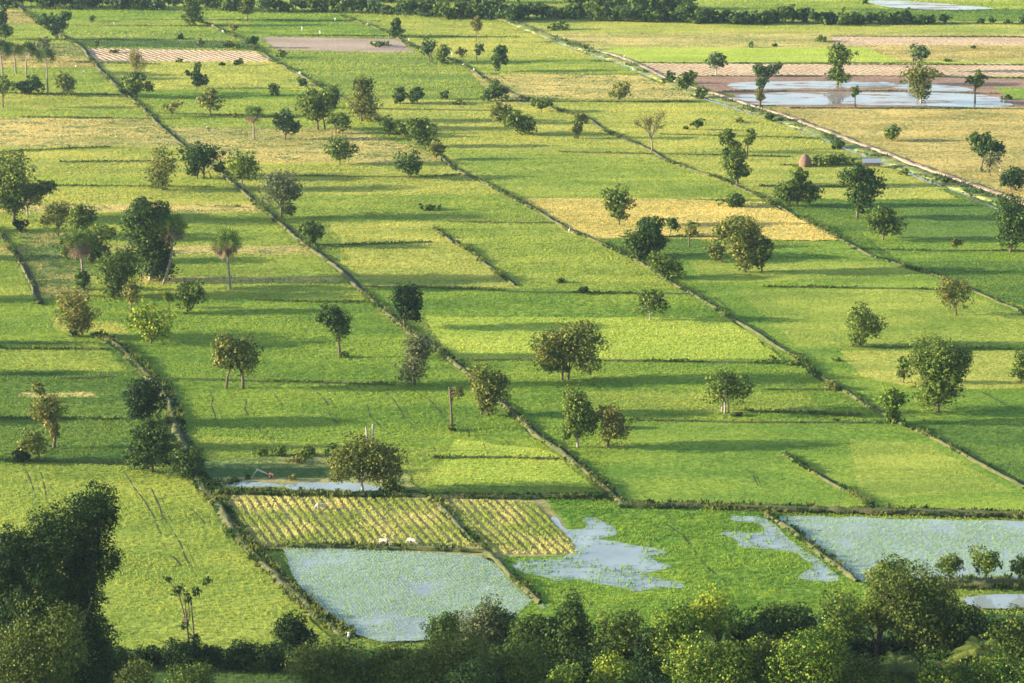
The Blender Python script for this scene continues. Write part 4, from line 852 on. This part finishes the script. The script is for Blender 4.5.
for i, (x_, w__, h__) in enumerate(((118, 40, 22), (150, 44, 20), (183, 40, 34), (212, 46, 24), (246, 50, 26), (276, 40, 26))):
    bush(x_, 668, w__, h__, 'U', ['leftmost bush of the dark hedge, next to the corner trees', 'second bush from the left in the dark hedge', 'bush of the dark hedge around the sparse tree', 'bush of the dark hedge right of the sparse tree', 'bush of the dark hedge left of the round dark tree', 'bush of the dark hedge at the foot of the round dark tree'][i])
T(296, 672, [(273, 312, 610, 650), (282, 322, 624, 668)], 'U', 'round dark tree at the near end of the grassy dyke', fork=.2)
bush(134, 700, 44, 44, 'W', 'pale olive bush at the bottom edge right of the corner trees'); bush(195, 705, 60, 40, 'G', 'green bushes at the bottom edge left of the pale olive tree')
T(14, 735, [(-30, 40, 545, 640), (-20, 60, 610, 700)], 'U', 'dark tree behind the corner tree, cut by the left edge')
T(104, 730, [(70, 118, 610, 680), (86, 124, 640, 690)], 'U', 'lower dark tree at the right foot of the corner trees')
# ---- bottom wood
wood = [
 (335, 720, [(294, 352, 640, 700), (310, 372, 640, 700)], 'W', 'pale olive rounded tree at the bottom, next to the person in white'),
 (385, 715, [(360, 410, 652, 700), (372, 420, 640, 680)], 'G', 'dark green tree right of the pale olive rounded tree'),
 (450, 735, [(396, 440, 650, 700), (420, 500, 634, 700), (380, 430, 664, 710)], 'W', 'wide feathery-crowned olive tree at the bottom'),
 (447, 665, [(428, 464, 611, 650)], 'D', 'fine-leaved dark tree at the near edge of the left pond'),
 (486, 672, [(458, 484, 608, 660), (470, 505, 598, 650)], 'S', 'silvery-green sparse tree at the near corner of the left pond'),
 (503, 668, [(488, 516, 598, 650)], 'G', 'dark tree right of the silvery-green sparse tree'),
 (538, 680, [(512, 546, 612, 660), (528, 564, 612, 664)], 'D', 'dark tree at the end of the brown dyke between the ponds'),
 (568, 685, [(557, 584, 586, 640), (548, 590, 612, 664)], 'D', 'tall spindly dark tree rising above the bottom wood'),
 (618, 690, [(594, 640, 612, 656), (600, 634, 630, 680)], 'G', 'dark tree with yellow-tipped top, centre of the bottom wood'),
 (648, 700, [(636, 660, 618, 670)], 'U', 'narrow dark tree left of the mid-green tall tree in the bottom wood'),
 (525, 735, [(498, 548, 636, 690)], 'G', 'dull green tree below the tall spindly one'),
 (566, 760, [(546, 588, 664, 720)], 'L', 'light green small crown at the bottom edge'),
 (608, 750, [(588, 634, 650, 710)], 'Y', 'yellow-green crown at the bottom edge'),
 (680, 700, [(652, 704, 606, 660), (646, 690, 630, 690)], 'L', 'mid-green tall tree left of the yellow-leaved one'),
 (716, 690, [(693, 736, 593, 636)], 'Y', 'bright yellow-leaved tree standing out of the bottom wood'),
 (742, 680, [(728, 752, 606, 660)], 'U', 'dark narrow tree right behind the yellow-leaved tree'),
 (770, 690, [(744, 792, 606, 660), (776, 812, 600, 650)], 'D', 'dark wide tree with an olive top right of the yellow-leaved tree'),
 (702, 765, [(668, 724, 632, 700), (700, 762, 640, 710)], 'L', 'yellowish-green broad tree at the bottom, below the yellow-leaved one'),
 (752, 760, [(738, 772, 634, 690)], 'G', 'green tree between the broad yellowish one and the dome-crowned one'),
 (803, 770, [(764, 810, 636, 700), (784, 846, 622, 700), (770, 830, 650, 720)], 'L', 'large olive-green dome-crowned tree at the bottom'),
 (884, 625, [(865, 906, 555, 600)], 'G', 'rounded green tree at the near corner of the right pond'),
 (912, 690, [(866, 930, 572, 620), (886, 948, 565, 630), (878, 966, 590, 650)], 'W', 'big drooping willow-like tree below the right pond'),
 (874, 680, [(858, 892, 590, 632)], 'Y', 'yellow-green leafy tree at the left side of the willow-like tree'),
 (836, 690, [(812, 866, 596, 650)], 'G', 'dark green tree left of the willow-like tree'),
 (958, 690, [(930, 984, 604, 660)], 'D', 'dark round tree right of the willow-like tree'),
 (1004, 700, [(982, 1034, 607, 660), (976, 1024, 630, 690)], 'G', 'green tree at the right edge under the small narrow pond'),
 (990, 770, [(962, 1030, 650, 720)], 'L', 'light green shrubby tree in the bottom-right corner'),
 (856, 770, [(832, 884, 656, 710)], 'W', 'dry olive tree at the bottom edge right of the dome-crowned tree'),
 (930, 775, [(912, 952, 656, 712)], 'L', 'bushy green tree between two coconut palms at the bottom'),
 (470, 765, [(440, 510, 668, 730)], 'U', 'dark low tree at the bottom edge below the feathery tree'),
 (645, 765, [(622, 676, 668, 730)], 'U', 'dark tree at the bottom edge left of the banana leaves'),
]
for x_, y_, b_, s_, l_ in wood: T(x_, y_, [(a - 1, b, c - 5, d) for a, b, c, d in b_], s_, l_, minleaf=.30, leafpx=2.1, name='broadleaf_tree')
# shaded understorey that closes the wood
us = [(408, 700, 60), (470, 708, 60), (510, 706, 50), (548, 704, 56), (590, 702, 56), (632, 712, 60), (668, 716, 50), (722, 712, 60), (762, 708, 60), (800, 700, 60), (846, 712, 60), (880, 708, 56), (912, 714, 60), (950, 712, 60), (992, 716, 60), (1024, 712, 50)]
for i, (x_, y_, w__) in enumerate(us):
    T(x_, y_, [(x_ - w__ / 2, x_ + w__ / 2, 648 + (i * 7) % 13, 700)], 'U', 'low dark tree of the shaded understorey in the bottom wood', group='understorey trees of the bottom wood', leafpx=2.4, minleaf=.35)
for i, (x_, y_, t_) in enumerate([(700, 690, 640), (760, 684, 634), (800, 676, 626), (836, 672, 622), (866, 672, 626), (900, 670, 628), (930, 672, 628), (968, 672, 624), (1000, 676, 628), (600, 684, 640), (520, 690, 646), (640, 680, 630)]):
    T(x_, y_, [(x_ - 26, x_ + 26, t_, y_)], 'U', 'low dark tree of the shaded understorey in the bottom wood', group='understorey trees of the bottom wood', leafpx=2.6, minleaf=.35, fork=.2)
mango = T(949, 587, [(934, 966, 552, 574)], 'G', 'leftmost of three round small trees on the pond dyke at right', group='round trees on the pond dyke')
T(985, 588, [(968, 1004, 548, 573)], 'G', 'middle one of three round small trees on the pond dyke at right', group='round trees on the pond dyke')
T(1019, 588, [(1003, 1034, 553, 574)], 'G', 'rightmost of three round small trees on the pond dyke, at the frame edge', group='round trees on the pond dyke')
coconut(893, 760, 893, 668, 34, 'coconut palm at the bottom edge, left one'); coconut(940, 765, 941, 672, 32, 'coconut palm at the bottom edge, middle one'); coconut(977, 740, 977, 648, 30, 'coconut palm at the bottom right, the highest one')
banana(668, 730, 668, 690, 26, 'yellow-green banana plant at the bottom edge, left one'); banana(690, 735, 690, 692, 24, 'yellow-green banana plant at the bottom edge, right one'); banana(1016, 720, 1016, 672, 22, 'banana plant with yellow leaves in the bottom-right corner')
bare(818, 735, 664, 30, 'leafless pinkish brush at the bottom edge by the dome-crowned tree', nleaf=0, name='bare_shrub', bark=bpy.data.materials['pinkish_bark'])
# ---- far tree line
def farline(x0, x1, yb0, yb1, hmin, hmax, label, group, step=11, sts='DGFD', jit=1.5):
    r = np.random.RandomState(int(x0) + 1000); x = x0; k = 0
    while x < x1:
        t = (x - x0) / (x1 - x0); yb = yb0 + (yb1 - yb0) * t + r.uniform(-jit, jit); h = r.uniform(hmin, hmax) * 1.35; wd = r.uniform(14, 26)
        T(x, yb, [(x - wd / 2, x + wd / 2, yb - h, yb - (0 if r.rand() < .6 else h * .2))], sts[r.randint(len(sts))], label, group=group, leafpx=2.4, fork=.3); x += step * r.uniform(.6, 1.3); k += 1
g_ = 'trees of the far tree line'
farline(-10, 130, 7, 9, 9, 15, 'dark tree in the dense far tree line, top left corner', g_ + ' at left', 9)
farline(60, 135, 1, 2, 9, 12, 'tree farthest back in the top left tree line', g_ + ' at left, back row', 12)
farline(120, 180, 9, 9, 9, 12, 'tree in the far tree line left of the broad-skirted tree', g_ + ' left of the big tree', 10)
farline(205, 250, 9, 11, 8, 12, 'tree in the far tree line between the broad-skirted and cone-shaped trees', g_ + ' between two big trees', 9)
farline(250, 392, 11, 14, 6, 12, 'tree in the far tree line above the pink fallow field', g_ + ' above the pink field', 10, 'GFD')
farline(300, 520, 0, 3, 10, 14, 'tree farthest back in the tree line at top centre', g_ + ' at centre, back row', 14)
farline(400, 520, 16, 21, 10, 17, 'dark tree in the dense far tree line, top centre', g_ + ' at centre', 8, 'DDG')
farline(515, 690, 18, 23, 9, 14, 'dark tree in the far tree line right of the road end', g_ + ' right of the road end', 9)
farline(555, 690, 6, 10, 8, 15, 'tree in the second row behind the far tree line, top centre right', g_ + ' second row right', 14, 'DGF')
farline(640, 690, 19, 22, 16, 22, 'tall dark tree in the far tree line at centre right', g_ + ' tall ones at centre right', 12, 'DD')
farline(690, 770, 22, 24, 7, 13, 'small tree in the low part of the far tree line', g_ + ' low part', 9)
farline(770, 835, 24, 24, 9, 15, 'dark tree in the far tree line right of centre', g_ + ' right of centre', 9, 'DDG')
farline(835, 890, 24, 24, 7, 11, 'small tree in the far tree line above the tan field', g_ + ' above the tan field', 10, 'GFD')
farline(895, 950, 24, 25, 5, 8, 'low shrub-like tree in the far tree line below the distant water', g_ + ' below the distant water', 10, 'DG')
T(904, 24, [(897, 912, 8, 22)], 'D', 'pointed dark tree below the distant water at top right')
for x_, w__, h__, l_ in ((981, 9, 7, 'round dark bush on the far line, left of three at top right'), (992, 6, 8, 'narrow dark bush on the far line, middle of three at top right'), (1008, 9, 4, 'low dark bush on the far line, right of three at top right'), (1022, 7, 9, 'dark bush on the far line cut by the right edge')): bush(x_, 24, w__, h__, 'D', l_)
T(4, 13, [(-2, 9, 4, 12)], 'D', 'small tree in the top left corner'); 
bush(865, 4, 6, 5, 'D', 'tiny bush on the rim of the distant water')
bush(135, 66, 4, 3, 'G', 'tiny green bush on the bank beside the ploughed field'); bush(380, 46, 30, 5, 'G', 'green weed patch in the pink fallow field')
for i, (x_, y_, w__, h__, s_, l_) in enumerate([(560, 30, 26, 9, 'G', 'bushes on the canal bank at the far end of the road, upper'), (585, 50, 12, 7, 'O', 'small bush on the canal bank at the far end of the road, lower'), (940 - 190, 40, 1, 1, 'G', None), (751, 48, 8, 7, 'F', 'small bush alone in the pale field at top, left of the tall column tree'), (775, 47, 7, 5, 'G', 'small bush in the pale field just left of the column tree'), (822, 42, 16, 7, 'G', 'scrub at the corner of the far tan field'), (945, 62 - 0, 14, 3, 'G', 'low scrub at the right of the grey flat-crowned tree'), (935, 77, 20, 7, 'O', 'olive scrub right of the yellowish tree of the flooded field'), (1008, 100, 14, 5, 'D', 'dark scrub on the green patch by the flooded field')]):
    if l_: bush(x_, y_, w__, h__, s_, l_)
# ------------------------------------------------------------------ cattle, people, birds, small things
def skin_mesh(name, verts, edges, radii, mat, root=0, sub=1):
    me = bpy.data.meshes.new(name); me.from_pydata(verts, edges, []); o = bpy.data.objects.new(name, me); COL.objects.link(o)
    m = o.modifiers.new('s', 'SKIN'); m.use_smooth_shade = True
    sv = me.skin_vertices[0].data if len(me.skin_vertices) else None
    if sv is None:
        bm = bmesh.new(); bm.from_mesh(me); bm.verts.layers.skin.verify(); bm.to_mesh(me); bm.free(); sv = me.skin_vertices[0].data
    for i, r_ in enumerate(radii): sv[i].radius = (r_, r_) if not isinstance(r_, tuple) else r_; sv[i].use_root = (i == root)
    s = o.modifiers.new('u', 'SUBSURF'); s.levels = s.render_levels = sub
    dg = bpy.context.evaluated_depsgraph_get(); dg.update(); me2 = bpy.data.meshes.new_from_object(o.evaluated_get(dg)); me2.name = name
    o.modifiers.clear(); o.data = me2; me2.materials.clear(); me2.materials.append(mat); return o
def place(px, py): X, Y, _ = unp(px, py, ZF); return (X, Y, ZF)
def cow(px, py, rz, label, k=1.0):
    e = empty('cow', place(px, py), label, 'cow', None, rz)
    V = [(0, 0, 1.05), (.55, 0, 1.08), (.85, 0, 1.10), (-.5, 0, 1.06), (-.8, 0, 1.02), (1.05, 0, .95), (1.25, 0, .62), (1.35, 0, .40), (1.50, 0, .16), (.62, 0, 1.42),
         (.65, .2, .80), (.66, .21, .42), (.62, .21, .03), (.65, -.2, .80), (.60, -.21, .42), (.62, -.21, .03),
         (-.70, .2, .78), (-.82, .21, .45), (-.74, .21, .03), (-.70, -.2, .78), (-.86, -.21, .45), (-.80, -.21, .03), (-.98, 0, .92), (-1.04, 0, .45)]
    E = [(0, 1), (1, 2), (0, 3), (3, 4), (2, 5), (5, 6), (6, 7), (7, 8), (1, 9), (1, 10), (10, 11), (11, 12), (1, 13), (13, 14), (14, 15), (3, 16), (16, 17), (17, 18), (3, 19), (19, 20), (20, 21), (4, 22), (22, 23)]
    R = [.34, .33, .26, .32, .24, .17, .12, .13, .07, .12, .13, .065, .05, .13, .065, .05, .16, .07, .05, .16, .07, .05, .05, .03]
    b = skin_mesh('body', V, E, R, M_COW); b.parent = e
    mb = MB(); mb.tube([(1.33, .06, .55), (1.36, .17, .72), (1.38, .14, .88)], [.035, .028, .008], 6); mb.tube([(1.33, -.06, .55), (1.36, -.17, .72), (1.38, -.14, .88)], [.035, .028, .008], 6); mb.build('horns', M_HORN, e)
    mb = MB(); mb.ball((1.27, .2, .50), (.05, .12, .05), 6, 4); mb.ball((1.27, -.2, .50), (.05, .12, .05), 6, 4); mb.build('ears', M_COW, e)
    e.scale = (k, k, k); return e
cow(321, 510, math.radians(195), 'white cow grazing in the crop rows below the small pond')
cow(384, 545, math.radians(-20), 'cream cow grazing on the far rim of the left pond, left of a grey-white one', .95)
cow(413, 545, math.radians(160), 'grey-white cow grazing on the far rim of the left pond, right of the cream one')
cow(369, 26, math.radians(190), 'white cow in the far green field above the pink fallow field'); cow(300, 75, 1.9, 'white cow on the ditch above the dark bush, left of the large twin-trunked tree'); cow(395, 36, 1.5, 'white cow at the foot of the dark cone-shaped tree'); cow(213, 27, 1.2, 'white cow beside the ditch in the far field, upper of two'); cow(223, 33, 2.0, 'white cow beside the ditch in the far field, lower of two')
cow(84, 73, 2.2, 'white cow in the field right of the palm row, beside a person in pale clothes', .8)
def person(px, py, rz, label, top, trousers, hat=None, bend=0.0, hatm=None, k=1.0, group=None):
    e = empty('person', place(px, py), label, 'person', group, rz)
    b = bend; hx = .55 * b; sh = (hx, 0, 1.42 - .35 * b); nk = (hx * 1.12, 0, 1.52 - .40 * b); hd = (hx * 1.25 + .02, 0, 1.66 - .48 * b)
    V = [(0, 0, .95), (hx * .5, 0, 1.18 - .1 * b), sh, nk, hd, (hx, .2, 1.40 - .35 * b), (hx + .05, .27, 1.12 - .38 * b), (hx + .14 + .2 * b, .27, .88 - .38 * b), (hx, -.2, 1.40 - .35 * b), (hx + .02, -.27, 1.12 - .38 * b), (hx + .06 + .2 * b, -.27, .88 - .38 * b),
         (.02, .1, .88), (.06, .11, .48), (0, .11, .07), (.12, .12, .04), (-.02, -.1, .88), (0, -.11, .48), (-.08, -.11, .07), (.04, -.12, .04)]
    E = [(0, 1), (1, 2), (2, 3), (3, 4), (2, 5), (5, 6), (6, 7), (2, 8), (8, 9), (9, 10), (0, 11), (11, 12), (12, 13), (13, 14), (0, 15), (15, 16), (16, 17), (17, 18)]
    R = [.14, .13, .13, .055, .10, .065, .045, .035, .065, .045, .035, .085, .06, .045, .035, .085, .06, .045, .035]
    o = skin_mesh('body', V, E, R, M_SKIN); o.parent = e
    mb = MB(); mb.tube([V[0], V[1], V[2], (nk[0], 0, nk[2] - .02)], [.175, .17, .19, .09], 10, False)
    for a, c in ((5, 6), (8, 9)): mb.tube([V[2], V[a], V[c]], [.10, .09, .07], 8, False)
    mb.build('shirt', top, e)
    mb = MB(); mb.tube([(V[0][0], 0, 1.0), (0, 0, .84)], [.17, .17], 10, False)
    for a in (11, 15): mb.tube([V[a], V[a + 1], V[a + 2]], [.115, .09, .075], 8, False)
    mb.build('trousers', trousers, e)
    mb = MB()
    if hat: mb.tube([(hd[0], 0, hd[2] + .03), (hd[0], 0, hd[2] + .06), (hd[0], 0, hd[2] + .13), (hd[0], 0, hd[2] + .20)], [.26, .20, .12, .03], 12); mb.build('hat', hatm or M_WHITE, e)
    else: mb.ball((hd[0] - .02, 0, hd[2] + .04), (.115, .105, .11)); mb.build('hair', M_DARKC, e)
    e.scale = (k, k, k); return e
person(349, 642, 2.5, 'person in white shirt and pale hat at the near end of the grassy dyke', M_WHITE, M_DARKC, True)
person(209, 132, 3.1, 'person in dark clothes and a white hat bending forward beside the straw-coloured field', M_DARKC, M_DARKC, True, .7, k=1.35)
person(76, 69, 1.0, 'person in pale clothes standing right of the palm row', M_WHITE, M_STRAW, True)
person(302, 31, 0, 'left one of two people in white in the field above the pink fallow field', M_WHITE, M_WHITE, True, k=1.2); person(320, 35, 0, 'right one of two people in white in the field above the pink fallow field', M_WHITE, M_WHITE, True, k=1.2)
person(335, 21, 0, 'person in white nearest the far tree line above the pink fallow field', M_WHITE, M_WHITE, False, .4, k=1.1)
person(114, 25, 0, 'person in white in the far green field right of the small lone bush', M_WHITE, M_WHITE, False)
person(409, 42, 0, 'person in white on the bank right of the dark cone-shaped tree', M_WHITE, M_WHITE, True); person(452, 57, 0, 'person in white between the close pair of trees and the small reddish tree', M_WHITE, M_WHITE, True, k=1.2)
person(474, 73, 0, 'person in white below the small blue-green tree', M_WHITE, M_STRAW, False, k=1.3)
person(621, 57, 0, 'person in dark clothes walking on the far end of the dirt road', M_DARKC, M_DARKC, True, k=1.1)
def egret(px, py, rz, label):
    V = [(0, 0, .5), (.18, 0, .58), (-.22, 0, .42), (.30, 0, .74), (.26, 0, .90), (.36, 0, 1.0), (.52, 0, .98), (.0, .05, .3), (0, .05, 0), (0, -.05, .3), (0, -.05, 0)]
    E = [(0, 1), (0, 2), (1, 3), (3, 4), (4, 5), (5, 6), (0, 7), (7, 8), (0, 9), (9, 10)]; R = [.13, .11, .06, .045, .04, .05, .012, .025, .015, .025, .015]
    o = skin_mesh('egret', V, E, R, M_EGRET); o.location = place(px, py); o.rotation_euler = (0, 0, rz); o.scale = (1.4, 1.4, 1.4); return tag(o, label, 'bird')
egret(463, 66, 0, 'white bird on the bank below the small blue-green tree'); egret(633, 71, 2, 'white bird standing at the canal left of the dirt road, upper'); egret(624, 58, 1, 'white bird at the road edge beside the walking person'); egret(1000, 172, 1, 'white bird beside the low very dark tree at the right edge'); egret(569, 232, 1, 'white bird on the diagonal ditch at the golden field edge'); egret(98, 8, 0, 'white bird before the far tree line at top left'); egret(97 + 62, 10, 2, 'white bird before the far tree line left of the big tree')
# haystack with pole
def haystack(px, py, wpx, hpx, label):
    s = scale_at(py); e = empty('haystack', place(px, py), label, 'haystack'); R = wpx / 2 / s; Hh = hpx / s
    mb = MB(); pr = [(1, 0), (1.04, .25), (.98, .5), (.78, .75), (.45, .93), (.08, 1.02)]; r = np.random.RandomState(4); n = 18; vs = []; fs = []
    for a, b in pr:
        for j in range(n): t = 2 * math.pi * j / n; q = R * a * (1 + .06 * r.randn()); vs.append((q * math.cos(t), q * math.sin(t), b * Hh))
    for i in range(len(pr) - 1):
        for j in range(n): fs.append((i * n + j, i * n + (j + 1) % n, (i + 1) * n + (j + 1) % n, (i + 1) * n + j))
    fs.append(tuple((len(pr) - 1) * n + j for j in range(n))); mb.add(vs, fs); mb.build('hay_pile', M_STRAW, e)
    mb = MB(); mb.tube([(0, 0, Hh * .9), (0, 0, Hh * 1.2)], [.06, .05], 6); mb.build('pole', M_WOOD, e)
haystack(805, 166, 12, 12, 'reddish-brown rounded haystack at the left end of the line of green bushes')
# field shed
s = scale_at(166); e = empty('shed', place(872, 167), 'low open field shed with a blue-grey tin roof beside the canal', 'shed')
W_ = 19 / s; mb = MB()
for a in (-1, 0, 1):
    for b in (-1, 1): mb = MB(); mb.tube([(a * W_ * .45, b * 1.5, -.1), (a * W_ * .45, b * 1.5, 1.75 + (.3 if b > 0 else 0))], [.08, .07], 6); mb.build('post', M_WOOD, e)
mb = MB(); mb.add([(-W_ / 2, -1.9, 1.75), (W_ / 2, -1.9, 1.75), (W_ / 2, 1.9, 2.5), (-W_ / 2, 1.9, 2.5), (-W_ / 2, -1.9, 1.82), (W_ / 2, -1.9, 1.82), (W_ / 2, 1.9, 2.57), (-W_ / 2, 1.9, 2.57)], [(3, 2, 1, 0), (4, 5, 6, 7), (0, 1, 5, 4), (1, 2, 6, 5), (2, 3, 7, 6), (3, 0, 4, 7)]); mb.build('roof', M_TIN, e, False)
mb = MB(); mb.box((0, 1.45, .8), (W_ * .88, .08, 1.5)); mb.build('back_wall', M_WOOD, e, False)
# two-wheeled walking tractor by the small pond
e = empty('walking_tractor', place(270, 478), 'orange two-wheeled walking tractor with long pale handlebars parked by the small pond', 'tractor', None, math.radians(172))
mb = MB(); mb.box((-.25, 0, .75), (.9, .5, .45)); mb.box((-.62, 0, .62), (.3, .42, .35)); mb.ball((-.1, 0, 1.02), (.25, .2, .12)); mb.build('engine', M_RED, e, False)
mb = MB(); mb.tube([(-.9, 0, .55), (.4, 0, .6)], [.07, .07], 6); mb.build('chassis', M_STEEL, e)
for sg in (-1, 1):
    mb = MB(); r_ = .42; pts = [(.0 + r_ * math.cos(t), sg * .48, .44 + r_ * math.sin(t)) for t in np.linspace(0, 2 * math.pi, 17)]; mb.tube(pts, [.07] * 17, 6, False); wh = mb.build('wheel', M_RUB, e)
    mb = MB(); mb.tube([(0, sg * .3, .44), (0, sg * .52, .44)], [.1, .1], 8)
    for t in range(5): mb.tube([(0, sg * .48, .44), (.4 * math.cos(t * 1.257), sg * .48, .44 + .4 * math.sin(t * 1.257))], [.03, .03], 4)
    mb.build('rim', M_STEEL, wh)
    mb = MB(); mb.tube([(.2, sg * .15, .7), (1.4, sg * .22, 1.25), (2.6, sg * .35, 1.75), (2.9, sg * .38, 1.7)], [.06, .06, .055, .05], 6); mb.build('handlebar', M_STEEL, e)
mb = MB(); mb.tube([(2.6, 0, 1.7), (3.3, 0, .85), (3.9, 0, .05)], [.06, .06, .05], 6); mb.tube([(2.6, -.35, 1.75), (2.6, .35, 1.75)], [.05, .05], 6); mb.build('prop', M_STEEL, e)
# ------------------------------------------------------------------ air, light, camera
hz, nt, N, out = newmat('haze_air')
pv = N.new('ShaderNodeVolumePrincipled'); pv.inputs['Density'].default_value = HAZE; pv.inputs['Color'].default_value = (.55, .80, 1.0, 1); pv.inputs['Anisotropy'].default_value = .2
L(nt, pv.outputs[0], out.inputs['Volume'])
mb = MB(); mb.box((0, 1550, 80), (5600, 3900, 162)); o = mb.build('haze', hz, smooth=False); tag(o, 'thin pale haze over the whole plain', kind='stuff')
W = bpy.data.worlds.new('World'); sc.world = W; W.use_nodes = True; nt = W.node_tree; bg = nt.nodes['Background']
sky = nt.nodes.new('ShaderNodeTexSky'); sky.sky_type = 'NISHITA'; sky.sun_disc = False; sky.sun_elevation = SUN_EL; sky.sun_rotation = math.radians(270); sky.air_density = 1.0; sky.dust_density = 1.2; sky.altitude = 100
nt.links.new(sky.outputs[0], bg.inputs['Color']); bg.inputs['Strength'].default_value = SKYS
ld = bpy.data.lights.new('sun', 'SUN'); ld.energy = SUNS; ld.angle = math.radians(.5); ld.color = (1, .86, .66)
lo = bpy.data.objects.new('sun', ld); COL.objects.link(lo)
lo.rotation_euler = Vector((math.cos(SUN_EL), 0.02, -math.sin(SUN_EL))).to_track_quat('-Z', 'Y').to_euler(); lo.location = (0, 0, 300)
cd = bpy.data.cameras.new('camera'); cam = bpy.data.objects.new('camera', cd); COL.objects.link(cam); cam.location = (0, 0, H); cam.rotation_euler = (math.pi / 2 - PT, 0, 0)
cd.sensor_width = 36; cd.lens = 36 * F / 1024; cd.clip_start = 1; cd.clip_end = 8000; sc.camera = cam
sc.view_settings.view_transform = 'Standard'; sc.view_settings.look = 'None'; sc.view_settings.gamma = 1; sc.view_settings.exposure = EXPO
sc.render.engine = 'CYCLES'; sc.cycles.max_bounces = 6; sc.cycles.diffuse_bounces = 2; sc.cycles.glossy_bounces = 2; sc.cycles.transmission_bounces = 2; sc.cycles.volume_bounces = 0
sc.cycles.use_denoising = True; sc.cycles.filter_width = 1.6
